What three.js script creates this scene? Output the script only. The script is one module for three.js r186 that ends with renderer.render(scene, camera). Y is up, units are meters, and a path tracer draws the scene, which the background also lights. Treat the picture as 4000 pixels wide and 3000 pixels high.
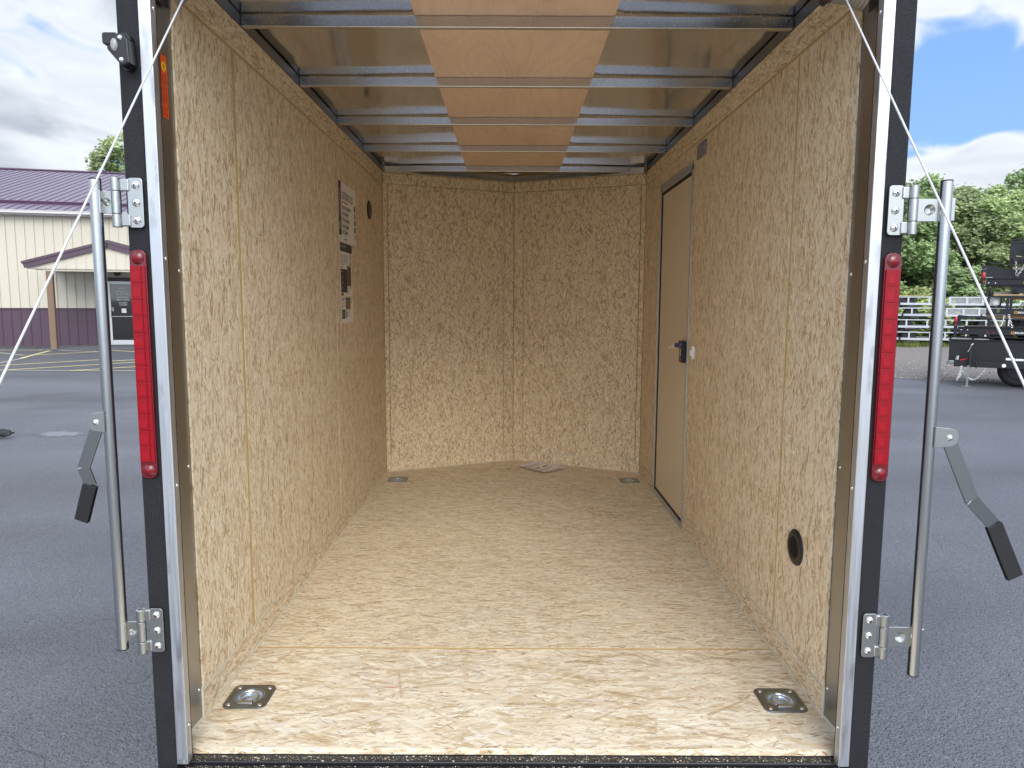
import * as THREE from 'three';
import { RoundedBoxGeometry } from 'three/addons/geometries/RoundedBoxGeometry.js';
import { mergeGeometries } from 'three/addons/utils/BufferGeometryUtils.js';
import { MarchingCubes } from 'three/addons/objects/MarchingCubes.js';
import { FontLoader } from 'three/addons/loaders/FontLoader.js';
import { TextGeometry } from 'three/addons/geometries/TextGeometry.js';
import { createNoise3D, createNoise2D } from 'simplex-noise';

// ---------------------------------------------------------------- seeded randomness
function rngOf(seed) { let a = seed >>> 0; return () => { a = (a + 0x6D2B79F5) | 0; let t = Math.imul(a ^ (a >>> 15), 1 | a); t = (t + Math.imul(t ^ (t >>> 7), 61 | t)) ^ t; return ((t ^ (t >>> 14)) >>> 0) / 4294967296; }; }
const clamp = (x, a, b) => Math.min(b, Math.max(a, x));
const smooth = (a, b, x) => { const t = clamp((x - a) / (b - a), 0, 1); return t * t * (3 - 2 * t); };
const lerp = (a, b, t) => a + (b - a) * t;

// ---------------------------------------------------------------- camera, exposure
const scene = new THREE.Scene();
const camera = new THREE.PerspectiveCamera(56.6, 4 / 3, 0.05, 3000);
camera.rotation.order = 'YXZ';
camera.position.set(-0.0141, 1.6415, 1.7035);
camera.rotation.set(-6.5045 * Math.PI / 180, -0.0593 * Math.PI / 180, 0.2607 * Math.PI / 180);
const renderer = new THREE.WebGLRenderer({ antialias: true });
renderer.toneMapping = THREE.LinearToneMapping;
renderer.toneMappingExposure = 1.8;
renderer.shadowMap.enabled = true;

// ---------------------------------------------------------------- sky and sun
const SUN = new THREE.Vector3().setFromSphericalCoords(1, (90 - 32) * Math.PI / 180, 7 * Math.PI / 180);   // high, behind the camera
{
  const W = 3072, H = 1536, data = new Float32Array(W * H * 4);
  const n3 = createNoise3D(rngOf(11));
  const fbm = (x, y, z, o) => { let s = 0, a = 0.5, f = 1; for (let i = 0; i < o; i++) { s += a * n3(x * f, y * f, z * f); a *= 0.52; f *= 2.05; } return s; };
  for (let j = 0; j < H; j++) {
    const el = ((j + 0.5) / H - 0.5) * Math.PI, y = Math.sin(el), c = Math.cos(el);
    for (let i = 0; i < W; i++) {
      const ph = ((i + 0.5) / W - 0.5) * 2 * Math.PI, x = c * Math.cos(ph), z = c * Math.sin(ph);
      const k = (j * W + i) * 4;
      if (y < -0.02) { data[k] = 0.12; data[k + 1] = 0.12; data[k + 2] = 0.13; data[k + 3] = 1; continue; }
      const yy = Math.max(y, 0), inv = 1 / (yy + 0.22), px = x * inv, pz = z * inv;
      const az = Math.atan2(x, -z) * 180 / Math.PI, ed = el * 180 / Math.PI;   // 0 = ahead, right positive
      const wx = 0.35 * fbm(px * 1.1, 5.1, pz * 1.1, 3), wz = 0.35 * fbm(px * 1.1, 9.7, pz * 1.1, 3);
      let d = fbm((px + wx) * 1.25, yy * 2.0, (pz + wz) * 1.25, 7);
      // more cloud to the left of the yard, a blue gap to the right, low heaps over the wood
      let bias = 0.16 + 0.4 * smooth(0, -28, az) * smooth(-120, -60, az);
      const gap = Math.exp(-(((az - 36) / 20) ** 2) - (((ed - 13.2) / 2.7) ** 2));
      const top = Math.exp(-(((az - 31) / 12) ** 2) - (((ed - 19.6) / 2.7) ** 2));
      const heap = smooth(11.0, 9.0, ed + 1.3 * n3(az * 0.16, 2.2, 0)) * smooth(4, 22, az) * smooth(80, 55, az);
      bias += -1.0 * gap + 0.6 * top + 0.6 * heap;
      const cov = smooth(-0.02, 0.3, d + bias);
      const thick = smooth(0.18, 0.95, d + bias + 0.25 * fbm((px + wx) * 3.2, 4, (pz + wz) * 3.2, 4));
      const shade = clamp(0.5 + 0.75 * fbm((px + wx * 0.6) * 1.9 + 3.3, 1.3, (pz + wz * 0.6) * 1.9, 5), 0, 1);
      const grey = clamp(thick * (0.1 + 1.05 * shade), 0, 1) * (1 - 0.55 * heap);
      const cr = lerp(0.53, 0.22, grey), cg = lerp(0.56, 0.258, grey), cb = lerp(0.6, 0.315, grey);
      const h = smooth(0, 0.75, yy);
      const br = lerp(0.21, 0.055, h), bg = lerp(0.365, 0.155, h), bb = lerp(0.6, 0.45, h);
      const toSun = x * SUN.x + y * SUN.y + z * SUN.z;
      const f = 1 + 0.8 * smooth(0.3, 0.95, y) + 3.0 * Math.pow(Math.max(0, toSun), 2);   // brighter upwards and towards the veiled sun; sunward boost added to light the interior
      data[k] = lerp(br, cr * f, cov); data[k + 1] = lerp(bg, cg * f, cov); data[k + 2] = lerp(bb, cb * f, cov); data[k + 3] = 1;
    }
  }
  const sky = new THREE.DataTexture(data, W, H, THREE.RGBAFormat, THREE.FloatType);
  sky.mapping = THREE.EquirectangularReflectionMapping; sky.minFilter = sky.magFilter = THREE.LinearFilter; sky.wrapS = THREE.RepeatWrapping; sky.needsUpdate = true;
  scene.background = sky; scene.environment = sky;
}
const sun = new THREE.DirectionalLight(new THREE.Color(1, 0.955, 0.88), 1.2);
sun.position.copy(SUN).multiplyScalar(80); sun.castShadow = true; sun.shadow.radius = 62;
sun.shadow.mapSize.set(2048, 2048); Object.assign(sun.shadow.camera, { left: -60, right: 60, top: 60, bottom: -60, near: 1, far: 200 });
scene.add(sun);

// ---------------------------------------------------------------- small helpers
const G = 0.48;                                  // height of the trailer floor above the ground
const used = {};
function numbered(n) { if (used[n] === undefined) { used[n] = 0; return n; } used[n]++; return n + '_' + String(used[n]).padStart(3, '0'); }
function shadow(o) { o.castShadow = o.receiveShadow = true; return o; }
function tag(o, label, category, group) { o.userData.label = label; o.userData.category = category; if (group) o.userData.group = group; return o; }
function thing(name, label, category, x = 0, y = 0, z = 0, turn = 0, group) { const o = new THREE.Group(); o.name = numbered(name); o.position.set(x, y, z); o.rotation.y = turn; scene.add(o); return tag(o, label, category, group); }
function part(parent, name, geos, mat, label) {
  const list = Array.isArray(geos) ? geos : [geos];
  const g = list.length > 1 ? mergeGeometries(list.map(plain), false) : list[0];
  const m = shadow(new THREE.Mesh(g, mat)); m.name = name; if (label) m.userData.label = label; parent.add(m); return m;
}
function plain(g) { const h = g.index ? g.toNonIndexed() : g; for (const k of Object.keys(h.attributes)) if (!['position', 'normal', 'uv'].includes(k)) h.deleteAttribute(k); if (!h.attributes.uv) h.setAttribute('uv', new THREE.BufferAttribute(new Float32Array(h.attributes.position.count * 2), 2)); h.morphAttributes = {}; return h; }
function structure(name, g, mat) { const m = shadow(new THREE.Mesh(g, mat)); m.name = numbered(name); m.userData.kind = 'structure'; scene.add(m); return m; }
// uv in metres, by the way each face points; spin turns the pattern by 90 degrees
function uvm(g, ox = 0, oy = 0, spin = false) {
  const h = g.index ? g.toNonIndexed() : g; if (!h.attributes.normal) h.computeVertexNormals();
  const p = h.attributes.position, n = h.attributes.normal, uv = new Float32Array(p.count * 2);
  for (let i = 0; i < p.count; i += 3) {
    let ax = 0, ay = 0, az = 0;
    for (let k = 0; k < 3; k++) { ax += Math.abs(n.getX(i + k)); ay += Math.abs(n.getY(i + k)); az += Math.abs(n.getZ(i + k)); }
    for (let k = 0; k < 3; k++) {
      const q = i + k, X = p.getX(q), Y = p.getY(q), Z = p.getZ(q);
      let u, v; if (ax >= ay && ax >= az) { u = Z; v = Y; } else if (ay >= az) { u = X; v = -Z; } else { u = X; v = Y; }
      if (spin) [u, v] = [v, u];
      uv[q * 2] = u + ox; uv[q * 2 + 1] = v + oy;
    }
  }
  h.setAttribute('uv', new THREE.BufferAttribute(uv, 2)); return h;
}
// box between two corners
function bx(x0, x1, y0, y1, z0, z1, r = 0) {
  const w = Math.abs(x1 - x0), h = Math.abs(y1 - y0), d = Math.abs(z1 - z0);
  const g = r > 0 ? new RoundedBoxGeometry(w, h, d, 2, Math.min(r, w / 2.01, h / 2.01, d / 2.01)) : new THREE.BoxGeometry(w, h, d);
  g.translate((x0 + x1) / 2, (y0 + y1) / 2, (z0 + z1) / 2); return g;
}
const V = (x, y, z) => new THREE.Vector3(x, y, z);
function rod(a, b, r, seg = 12, r2) {
  const d = b.clone().sub(a), g = new THREE.CylinderGeometry(r2 ?? r, r, d.length(), seg);
  g.applyQuaternion(new THREE.Quaternion().setFromUnitVectors(V(0, 1, 0), d.clone().normalize()));
  g.translate((a.x + b.x) / 2, (a.y + b.y) / 2, (a.z + b.z) / 2); return g;
}
function bar(a, b, w, t) {   // square bar from a to b
  const d = b.clone().sub(a), g = new THREE.BoxGeometry(w, d.length(), t);
  const yv = d.clone().normalize(), zv = Math.abs(yv.z) > 0.9 ? V(0, 1, 0) : V(0, 0, 1), xv = yv.clone().cross(zv).normalize(), z2 = xv.clone().cross(yv);
  g.applyMatrix4(new THREE.Matrix4().makeBasis(xv, yv, z2)); g.translate((a.x + b.x) / 2, (a.y + b.y) / 2, (a.z + b.z) / 2); return g;
}
function dome(x, y, z, r, h, axis) {   // screw or rivet head, facing axis
  const pts = []; for (let i = 0; i <= 5; i++) { const t = i / 5 * Math.PI / 2; pts.push(new THREE.Vector2(r * Math.cos(t), h * Math.sin(t))); }
  pts.reverse(); const g = new THREE.LatheGeometry(pts.reverse(), 14);
  g.applyQuaternion(new THREE.Quaternion().setFromUnitVectors(V(0, 1, 0), axis)); g.translate(x, y, z); return g;
}
function roundRect(w, h, r) { const s = new THREE.Shape(); s.moveTo(-w / 2 + r, -h / 2); s.lineTo(w / 2 - r, -h / 2); s.absarc(w / 2 - r, -h / 2 + r, r, -Math.PI / 2, 0); s.lineTo(w / 2, h / 2 - r); s.absarc(w / 2 - r, h / 2 - r, r, 0, Math.PI / 2); s.lineTo(-w / 2 + r, h / 2); s.absarc(-w / 2 + r, h / 2 - r, r, Math.PI / 2, Math.PI); s.lineTo(-w / 2, -h / 2 + r); s.absarc(-w / 2 + r, -h / 2 + r, r, Math.PI, Math.PI * 1.5); return s; }
const extr = (s, d, bevel = 0) => new THREE.ExtrudeGeometry(s, { depth: d, bevelEnabled: bevel > 0, bevelSize: bevel, bevelThickness: bevel, bevelSegments: 2, curveSegments: 10 });

// ---------------------------------------------------------------- textures
function canvas(w, h) { const c = document.createElement('canvas'); c.width = w; c.height = h; return [c, c.getContext('2d')]; }
function tex(c, mu, mv, srgb = true) { const t = new THREE.CanvasTexture(c); t.wrapS = t.wrapT = THREE.RepeatWrapping; t.repeat.set(1 / mu, 1 / mv); if (srgb) t.colorSpace = THREE.SRGBColorSpace; t.anisotropy = 8; return t; }
const css = (r, g, b, a = 1) => `rgba(${r | 0},${g | 0},${b | 0},${a})`;
// strand board: thousands of pressed wood flakes lying over one another
function osb(o) {
  const [c, g] = canvas(o.w, o.h), R = rngOf(o.seed), s = o.ppm;
  g.fillStyle = css(...o.base); g.fillRect(0, 0, o.w, o.h);
  const W = o.w, H = o.h;
  const put = (x, y, L, draw) => { for (const dx of [-W, 0, W]) for (const dy of [-H, 0, H]) { const X = x + dx, Y = y + dy; if (X > -L && X < W + L && Y > -L && Y < H + L) { g.save(); g.translate(X, Y); draw(); g.restore(); } } };
  const n = Math.round(W * H / (s * s) * o.density);
  for (let i = 0; i < n; i++) {
    const k = Math.pow(R(), 1.7), L = lerp(o.len[0], o.len[1], k) * s, wd = lerp(o.wid[0], o.wid[1], Math.pow(R(), 1.6)) * s;
    const a = o.ang + (R() + R() + R() - 1.5) * o.spread * (R() < 0.12 ? 2.2 : 1), p = o.palette[Math.floor(Math.pow(R(), o.skew) * o.palette.length)];
    const j = (R() - 0.5) * o.vary, al = (0.3 + 0.5 * R()) * o.soft, e = [R(), R(), R(), R()].map(v => (v - 0.5) * wd * 1.6), side = R() < 0.5 ? -1 : 1, da = R(), ge = R(), ld = R();
    put(R() * W, R() * H, L, () => {
      g.rotate(a); g.beginPath(); g.moveTo(-L / 2 + e[0], -wd / 2); g.lineTo(L / 2 + e[1], -wd / 2 * (0.5 + ge * 0.5)); g.lineTo(L / 2 + e[2], wd / 2 * (0.6 + ld * 0.4)); g.lineTo(-L / 2 + e[3], wd / 2); g.closePath();
      g.fillStyle = css(p[0] + j, p[1] + j, p[2] + j * 0.9, al); g.fill();
      g.lineWidth = Math.max(0.5, 0.0007 * s); g.strokeStyle = css(p[0] * 0.66, p[1] * 0.6, p[2] * 0.5, 0.12 + 0.3 * da * o.edge);
      g.beginPath(); g.moveTo(-L / 2, side * wd / 2); g.lineTo(L / 2, side * wd / 2 * 0.8); g.stroke();
      if (wd > 0.006 * s) { g.strokeStyle = css(p[0] * 0.8, p[1] * 0.74, p[2] * 0.64, 0.18); for (let q = 1; q < 4; q++) { const yy = -wd / 2 + wd * q / 4; g.beginPath(); g.moveTo(-L / 2, yy); g.lineTo(L / 2, yy + (ge - 0.5) * wd * 0.2); g.stroke(); } }
    });
  }
  for (let i = 0; i < (o.patches || 0); i++) {   // bundles of like-toned strands
    const p = o.palette[Math.floor(R() * o.palette.length)], L = (0.05 + 0.16 * R()) * s, wd = (0.012 + 0.04 * R()) * s, a = o.ang + (R() - 0.5) * o.spread, X = R() * W, Y = R() * H, k = 10 + Math.floor(R() * 16);
    for (let q = 0; q < k; q++) { const x = X + (R() - 0.5) * L, y = Y + (R() - 0.5) * wd, l = (0.01 + 0.05 * R()) * s, w = (0.001 + 0.005 * R()) * s, ca = Math.cos(a), sa = Math.sin(a), dx = x - X, dy = y - Y, al = 0.08 + 0.2 * R(), t = (R() - 0.5) * 0.3; put(X + dx * ca - dy * sa, Y + dx * sa + dy * ca, l, () => { g.rotate(a + t); g.fillStyle = css(p[0] - 8, p[1] - 10, p[2] - 12, al); g.fillRect(-l / 2, -w / 2, l, w); }); }
  }
  const m = Math.round(W * H / (s * s) * o.flecks);
  for (let i = 0; i < m; i++) {
    const L = lerp(0.004, o.fleckLen || 0.028, Math.pow(R(), 2.2)) * s, wd = lerp(0.0008, 0.0032, R()) * s, a = o.ang + (R() + R() - 1) * o.spread * 1.5, d = R(), b = R(), al = 0.25 + 0.55 * R();
    put(R() * W, R() * H, L, () => { g.rotate(a); g.fillStyle = css(lerp(70, 150, d), lerp(46, 108, d), lerp(24, 62, d), al); g.beginPath(); g.moveTo(-L / 2, 0); g.quadraticCurveTo(0, -wd * (0.5 + b), L / 2, wd * (b - 0.5)); g.quadraticCurveTo(0, wd, -L / 2, 0); g.fill(); });
  }
  return [c, g, R];
}
const PAL = [[246, 236, 211], [241, 226, 198], [235, 218, 187], [229, 209, 176], [236, 221, 194], [221, 199, 164], [210, 184, 147], [190, 159, 118], [164, 130, 87]];
const PALFLOOR = [[245, 237, 217], [240, 227, 202], [233, 218, 191], [225, 208, 180], [214, 195, 161], [230, 220, 203], [203, 181, 144], [180, 153, 114]];
const wallCanvas = osb({ w: 2048, h: 2048, ppm: 840, seed: 3, base: [231, 214, 184], palette: PAL, skew: 1.0, len: [0.01, 0.055], wid: [0.002, 0.0095], ang: Math.PI / 2, spread: 0.6, density: 12500, vary: 30, edge: 0.8, flecks: 3600, fleckLen: 0.036, soft: 0.95, patches: 650 })[0];
const frontCanvas = osb({ w: 2048, h: 2048, ppm: 1024, seed: 7, base: [232, 212, 177], palette: PAL, skew: 0.92, len: [0.01, 0.055], wid: [0.0016, 0.009], ang: Math.PI / 2, spread: 0.85, density: 8000, vary: 50, edge: 0.7, flecks: 7500, fleckLen: 0.04, soft: 1, patches: 700 })[0];
const [nearCanvas] = osb({ w: 1764, h: 580, ppm: 1000, seed: 21, base: [236, 223, 198], palette: PALFLOOR, skew: 1.0, len: [0.02, 0.16], wid: [0.002, 0.02], ang: 0, spread: 0.6, density: 6000, vary: 30, edge: 1.0, flecks: 2600, fleckLen: 0.045, soft: 0.85, patches: 160 });
const [mainCanvas, mg, mR] = osb({ w: 1396, h: 2048, ppm: 700, seed: 33, base: [229, 212, 181], palette: PALFLOOR, skew: 0.92, len: [0.014, 0.1], wid: [0.002, 0.01], ang: 0, spread: 0.4, density: 9500, vary: 36, edge: 1.1, flecks: 3600, fleckLen: 0.036, soft: 0.95, patches: 700 });
{ const g = nearCanvas.getContext('2d'), R = rngOf(404); for (let i = 0; i < 46; i++) { g.save(); g.translate(R() * 1764, R() * 580); g.rotate((R() - 0.5) * 1.6); g.fillStyle = css(140 + R() * 40, 84 + R() * 40, 50 + R() * 30, 0.35 + 0.4 * R()); const L = 8 + R() * R() * 46, w = 2 + R() * 7; g.beginPath(); g.moveTo(-L / 2, 0); g.lineTo(-L * 0.2, -w / 2); g.lineTo(L / 2, -w * 0.2); g.lineTo(L * 0.3, w / 2); g.closePath(); g.fill(); g.restore(); } }   // reddish bark chips
{ // boot dirt walked over the far half: broken tread marks and scuffs
  const blot = (x, z, w, l, n, al) => { for (let i = 0; i < n; i++) { const a = (mR() + mR() + mR() - 1.5) * 1.2, b = (mR() + mR() + mR() - 1.5) * 1.2; mg.fillStyle = css(80, 57, 33, 1.5 * al * (0.3 + mR())); mg.beginPath(); mg.ellipse((x + a * w + 0.87) * 802, 2048 - (z + b * l) * 700, 2 + mR() * 11, 1 + mR() * 3, (mR() - 0.5) * 0.5, 0, 7); mg.fill(); } };
  // z is counted from the seam (0) to the nose (2.9)
  for (const [x, z, w, l, n, al] of [[-0.12, 2.6, 0.16, 0.05, 90, 0.2], [0.0, 2.2, 0.4, 0.14, 220, 0.09], [0.45, 2.0, 0.2, 0.12, 150, 0.12], [0.2, 1.9, 0.25, 0.1, 120, 0.1], [0.6, 1.8, 0.16, 0.1, 130, 0.12], [0.5, 1.55, 0.1, 0.06, 90, 0.12], [-0.35, 1.95, 0.22, 0.1, 110, 0.09], [0.62, 1.5, 0.08, 0.05, 50, 0.14], [0.05, 1.3, 0.5, 0.16, 120, 0.05], [-0.3, 1.0, 0.4, 0.2, 100, 0.04]]) blot(x, z, w, l, n, al);
  for (const [x, z, t] of [[0.18, 2.05, 0.3], [0.5, 1.62, -0.2], [0.62, 1.98, 0.2], [0.36, 1.35, 0.5], [-0.2, 2.3, 0.1], [0.66, 1.7, 0]])   // tread prints
    for (let i = 0; i < 34; i++) { const u = mR() * 0.26 - 0.13, v = (mR() - 0.5) * 0.09; mg.fillStyle = css(80, 56, 32, 0.16 + 0.2 * mR()); mg.beginPath(); mg.ellipse((x + u + 0.87) * 802, 2048 - (z + v + u * t) * 700, 4 + mR() * 6, 2 + mR() * 2, 0.3, 0, 7); mg.fill(); }
}
function noiseCanvas(n, seed, fn) { const [c, g] = canvas(n, n), im = g.createImageData(n, n), R = rngOf(seed), ns = createNoise3D(rngOf(seed + 1)); const T = 2 * Math.PI / n;
  for (let y = 0; y < n; y++) for (let x = 0; x < n; x++) { const [r, gg, b] = fn(x, y, R, ns, T); const k = (y * n + x) * 4; im.data[k] = r; im.data[k + 1] = gg; im.data[k + 2] = b; im.data[k + 3] = 255; } g.putImageData(im, 0, 0); return c; }
// asphalt: dark binder, pale and dark stones, fine cracks
const asphaltH = new Float32Array(1024 * 1024);
const asphaltCanvas = (() => {
  const R = rngOf(51), N = 1024, [c, g] = canvas(N, N); g.fillStyle = css(98, 99, 103); g.fillRect(0, 0, N, N);
  for (let i = 0; i < 70000; i++) { const v = 42 + R() * 122, r = 0.7 + R() * R() * 3.2; g.fillStyle = css(v, v, v * 1.02, 0.26); g.beginPath(); g.ellipse(R() * N, R() * N, r, r * (0.5 + R() * 0.5), R() * 3, 0, 7); g.fill(); }
  for (let i = 0; i < 90; i++) { const v = 130 + R() * 70; g.fillStyle = css(v, v * 0.98, v * 0.92, 0.7); g.beginPath(); g.ellipse(R() * N, R() * N, 1 + R() * 1.5, 1, R() * 3, 0, 7); g.fill(); }
  g.strokeStyle = css(36, 36, 38, 0.7); for (let i = 0; i < 9; i++) { let x = R() * N, y = R() * N, a = R() * 7; g.lineWidth = 0.8 + R(); g.beginPath(); g.moveTo(x, y); for (let k = 0; k < 40; k++) { a += (R() - 0.5) * 1.3; x += Math.cos(a) * 6; y += Math.sin(a) * 6; g.lineTo(x, y); } g.stroke(); }
  return c;
})();
const asphaltBump = (() => { const R = rngOf(52), N = 1024, [c, g] = canvas(N, N); g.fillStyle = '#777'; g.fillRect(0, 0, N, N);
  for (let i = 0; i < 60000; i++) { const v = R() * 255, r = 1 + R() * R() * 5; g.fillStyle = css(v, v, v, 0.4); g.beginPath(); g.ellipse(R() * N, R() * N, r, r * 0.7, R() * 3, 0, 7); g.fill(); } return c; })();
const gravelCanvas = (() => { const R = rngOf(61), N = 1024, [c, g] = canvas(N, N); g.fillStyle = css(116, 108, 103); g.fillRect(0, 0, N, N);
  for (let i = 0; i < 60000; i++) { const v = 70 + R() * 110, r = 1 + R() * R() * 5; g.fillStyle = css(v, v * 0.95, v * 0.9, 0.5); g.beginPath(); g.ellipse(R() * N, R() * N, r, r * 0.7, R() * 3, 0, 7); g.fill(); } return c; })();
const peelBump = noiseCanvas(512, 71, (x, y, R, n, T) => { const u = x * T, v = y * T, a = 512 / 2 / Math.PI; const h = n(Math.cos(u) * 12, Math.sin(u) * 12 + Math.cos(v) * 12, Math.sin(v) * 12) * 0.5 + n(Math.cos(u) * 22, Math.sin(v) * 22 + Math.sin(u) * 22, Math.cos(v) * 22) * 0.5; const q = 128 + 110 * h; return [q, q, q]; });
const brushed = noiseCanvas(256, 81, (() => { const col = []; const r = rngOf(5); for (let i = 0; i < 256; i++) col.push(r()); return (x, y, R, n) => { const q = 112 + 26 * col[x] + 22 * n(x * 0.03, y * 0.012, 1) + 12 * R(); return [q, q, q]; }; })());
const spangle = noiseCanvas(256, 91, (x, y, R, n, T) => { const q = 120 + 14 * n(Math.cos(x * T) * 2, Math.sin(x * T) * 2 + Math.cos(y * T) * 2, Math.sin(y * T) * 2) + 12 * n(Math.cos(x * T) * 7, Math.sin(x * T) * 7 + Math.cos(y * T) * 7, Math.sin(y * T) * 7) + 10 * R(); return [q, q, q]; });
const aluCanvas = (() => { const [c, g] = canvas(128, 1024), R = rngOf(83); g.fillStyle = '#f4f5f7'; g.fillRect(0, 0, 128, 1024);   // mill finish: draw lines, grey handling smudges
  for (let i = 0; i < 260; i++) { const v = 226 + R() * 29; g.fillStyle = css(v, v, v, 0.3); g.fillRect(R() * 128, R() * 1024, 0.6 + R(), 60 + R() * 420); }
  for (let i = 0; i < 46; i++) { const x = R() * 128, y = R() * 1024, n = 8 + R() * 14; for (let k = 0; k < n; k++) { g.fillStyle = css(150, 148, 150, 0.03 + 0.05 * R()); g.beginPath(); g.ellipse(x + (R() - 0.5) * 12, y + (R() - 0.5) * 34, 2 + R() * 5, 4 + R() * 9, 0, 0, 7); g.fill(); } }
  return c; })();
const plyCanvas = (() => { // rotary cut plywood, grain along its length with wide cathedral arches
  const [c, g] = canvas(512, 2048), R = rngOf(101), n2 = createNoise2D(rngOf(102)), im = g.createImageData(512, 2048);
  for (let y = 0; y < 2048; y++) for (let x = 0; x < 512; x++) {
    const u = x / 512, v = y / 2048, w = n2(u * 1.6, v * 2.2) * 1.5 + n2(u * 3, v * 1.1 + 8) * 0.5;
    const ring = Math.abs(((w * 1.7 + u * 1.4) % 1 + 1) % 1 - 0.5) * 2, l = Math.pow(ring, 3) * 0.3 + 0.16 * n2(u * 90, v * 9) + 0.1 * n2(u * 220, v * 30) + 0.22 * n2(u * 2.1, v * 3 + 4);
    const k = (y * 512 + x) * 4; im.data[k] = 234 - 24 * l; im.data[k + 1] = 206 - 26 * l; im.data[k + 2] = 181 - 25 * l; im.data[k + 3] = 255; }
  g.putImageData(im, 0, 0);
  for (let i = 0; i < 26; i++) { g.fillStyle = css(110, 78, 56, 0.1 + 0.12 * R()); g.fillRect(R() * 512, R() * 2048, 20 + R() * 60, 1 + R() * 2); } return c; })();
const doorCanvas = noiseCanvas(512, 111, (x, y, R, n, T) => { const a = n(x * 0.09, y * 0.006, 3) * 5 + n(x * 0.3, y * 0.02, 7) * 4 + (R() - 0.5) * 4; return [218 + a, 203 + a, 177 + a * 0.9]; });

// ---------------------------------------------------------------- materials
const M = {};
const std = (o) => new THREE.MeshStandardMaterial(o);
const rgb = (r, g, b) => new THREE.Color().setRGB(r, g, b);
M.osbWall = std({ map: tex(wallCanvas, 2.438, 2.438), roughness: 0.72 });
M.osbFront = std({ map: tex(frontCanvas, 2.0, 2.0), roughness: 0.75 });
M.osbNear = std({ map: tex(nearCanvas, 1.764, 0.58), roughness: 0.62 });
M.osbMain = std({ map: tex(mainCanvas, 1.744, 2.926), roughness: 0.66 });
M.osbEdge = std({ color: 0xcaa667, roughness: 0.8 });
M.seam = std({ color: 0xc4a76e, roughness: 0.7 });
M.caulk = std({ color: 0xcfc9b4, roughness: 0.55 });
M.ply = std({ map: tex(plyCanvas, 0.64, 2.9), roughness: 0.55 });
M.door = std({ map: tex(doorCanvas, 0.8, 0.8), roughness: 0.5 });
M.alu = std({ color: rgb(0.62, 0.635, 0.65), metalness: 1, map: tex(aluCanvas, 0.11, 1.9), roughness: 0.95, roughnessMap: tex(brushed, 0.06, 0.9, false) });
M.galv = std({ color: rgb(0.64, 0.65, 0.66), metalness: 1, roughness: 0.5, roughnessMap: tex(spangle, 0.16, 0.16, false) });
M.sheet = std({ color: rgb(0.74, 0.775, 0.83), metalness: 1, roughness: 0.13 });
M.zinc = std({ color: rgb(0.44, 0.45, 0.435), metalness: 1, roughness: 0.34 });
M.pipe = std({ color: rgb(0.5, 0.51, 0.5), metalness: 1, roughness: 0.26 });
M.steelDark = std({ color: rgb(0.05, 0.05, 0.055), metalness: 0.7, roughness: 0.4 });
M.post = std({ color: rgb(0.4, 0.39, 0.38), metalness: 1, roughness: 0.36 });
M.rail = std({ color: rgb(0.2, 0.2, 0.21), metalness: 1, roughness: 0.4 });
M.pan = std({ color: rgb(0.68, 0.77, 0.86), metalness: 1, roughness: 0.3 });
M.plate = std({ color: rgb(0.24, 0.265, 0.27), metalness: 1, roughness: 0.36 });
M.screw = std({ color: rgb(0.8, 0.8, 0.79), metalness: 1, roughness: 0.25 });
M.black = std({ color: rgb(0.012, 0.012, 0.015), roughness: 0.58, bumpMap: tex(peelBump, 0.16, 0.16, false), bumpScale: 0.004 });
M.blackPaint = std({ color: rgb(0.011, 0.011, 0.013), roughness: 0.45 });
M.rubber = std({ color: rgb(0.012, 0.012, 0.013), roughness: 0.7 });
M.plasticBlack = std({ color: rgb(0.009, 0.009, 0.01), roughness: 0.42 });
M.white = std({ color: rgb(0.78, 0.78, 0.76), roughness: 0.4 });
M.lens = new THREE.MeshPhysicalMaterial({ color: rgb(0.24, 0.0005, 0.007), roughness: 0.5, specularIntensity: 0.5, clearcoat: 0.12, clearcoatRoughness: 0.15 });
M.lensHot = new THREE.MeshPhysicalMaterial({ color: rgb(0.29, 0.0006, 0.008), roughness: 0.5, specularIntensity: 0.5, clearcoat: 0.12, clearcoatRoughness: 0.15 });
M.lensDark = new THREE.MeshPhysicalMaterial({ color: rgb(0.13, 0.001, 0.006), roughness: 0.3, clearcoat: 0.5, clearcoatRoughness: 0.1 });
M.clear = new THREE.MeshPhysicalMaterial({ color: rgb(0.9, 0.9, 0.9), roughness: 0.15, transmission: 0.7, thickness: 0.004, ior: 1.45 });
M.cable = std({ color: rgb(0.6, 0.62, 0.65), roughness: 0.5 });
M.dust = std({ color: rgb(0.55, 0.47, 0.33), roughness: 0.9 });

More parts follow.
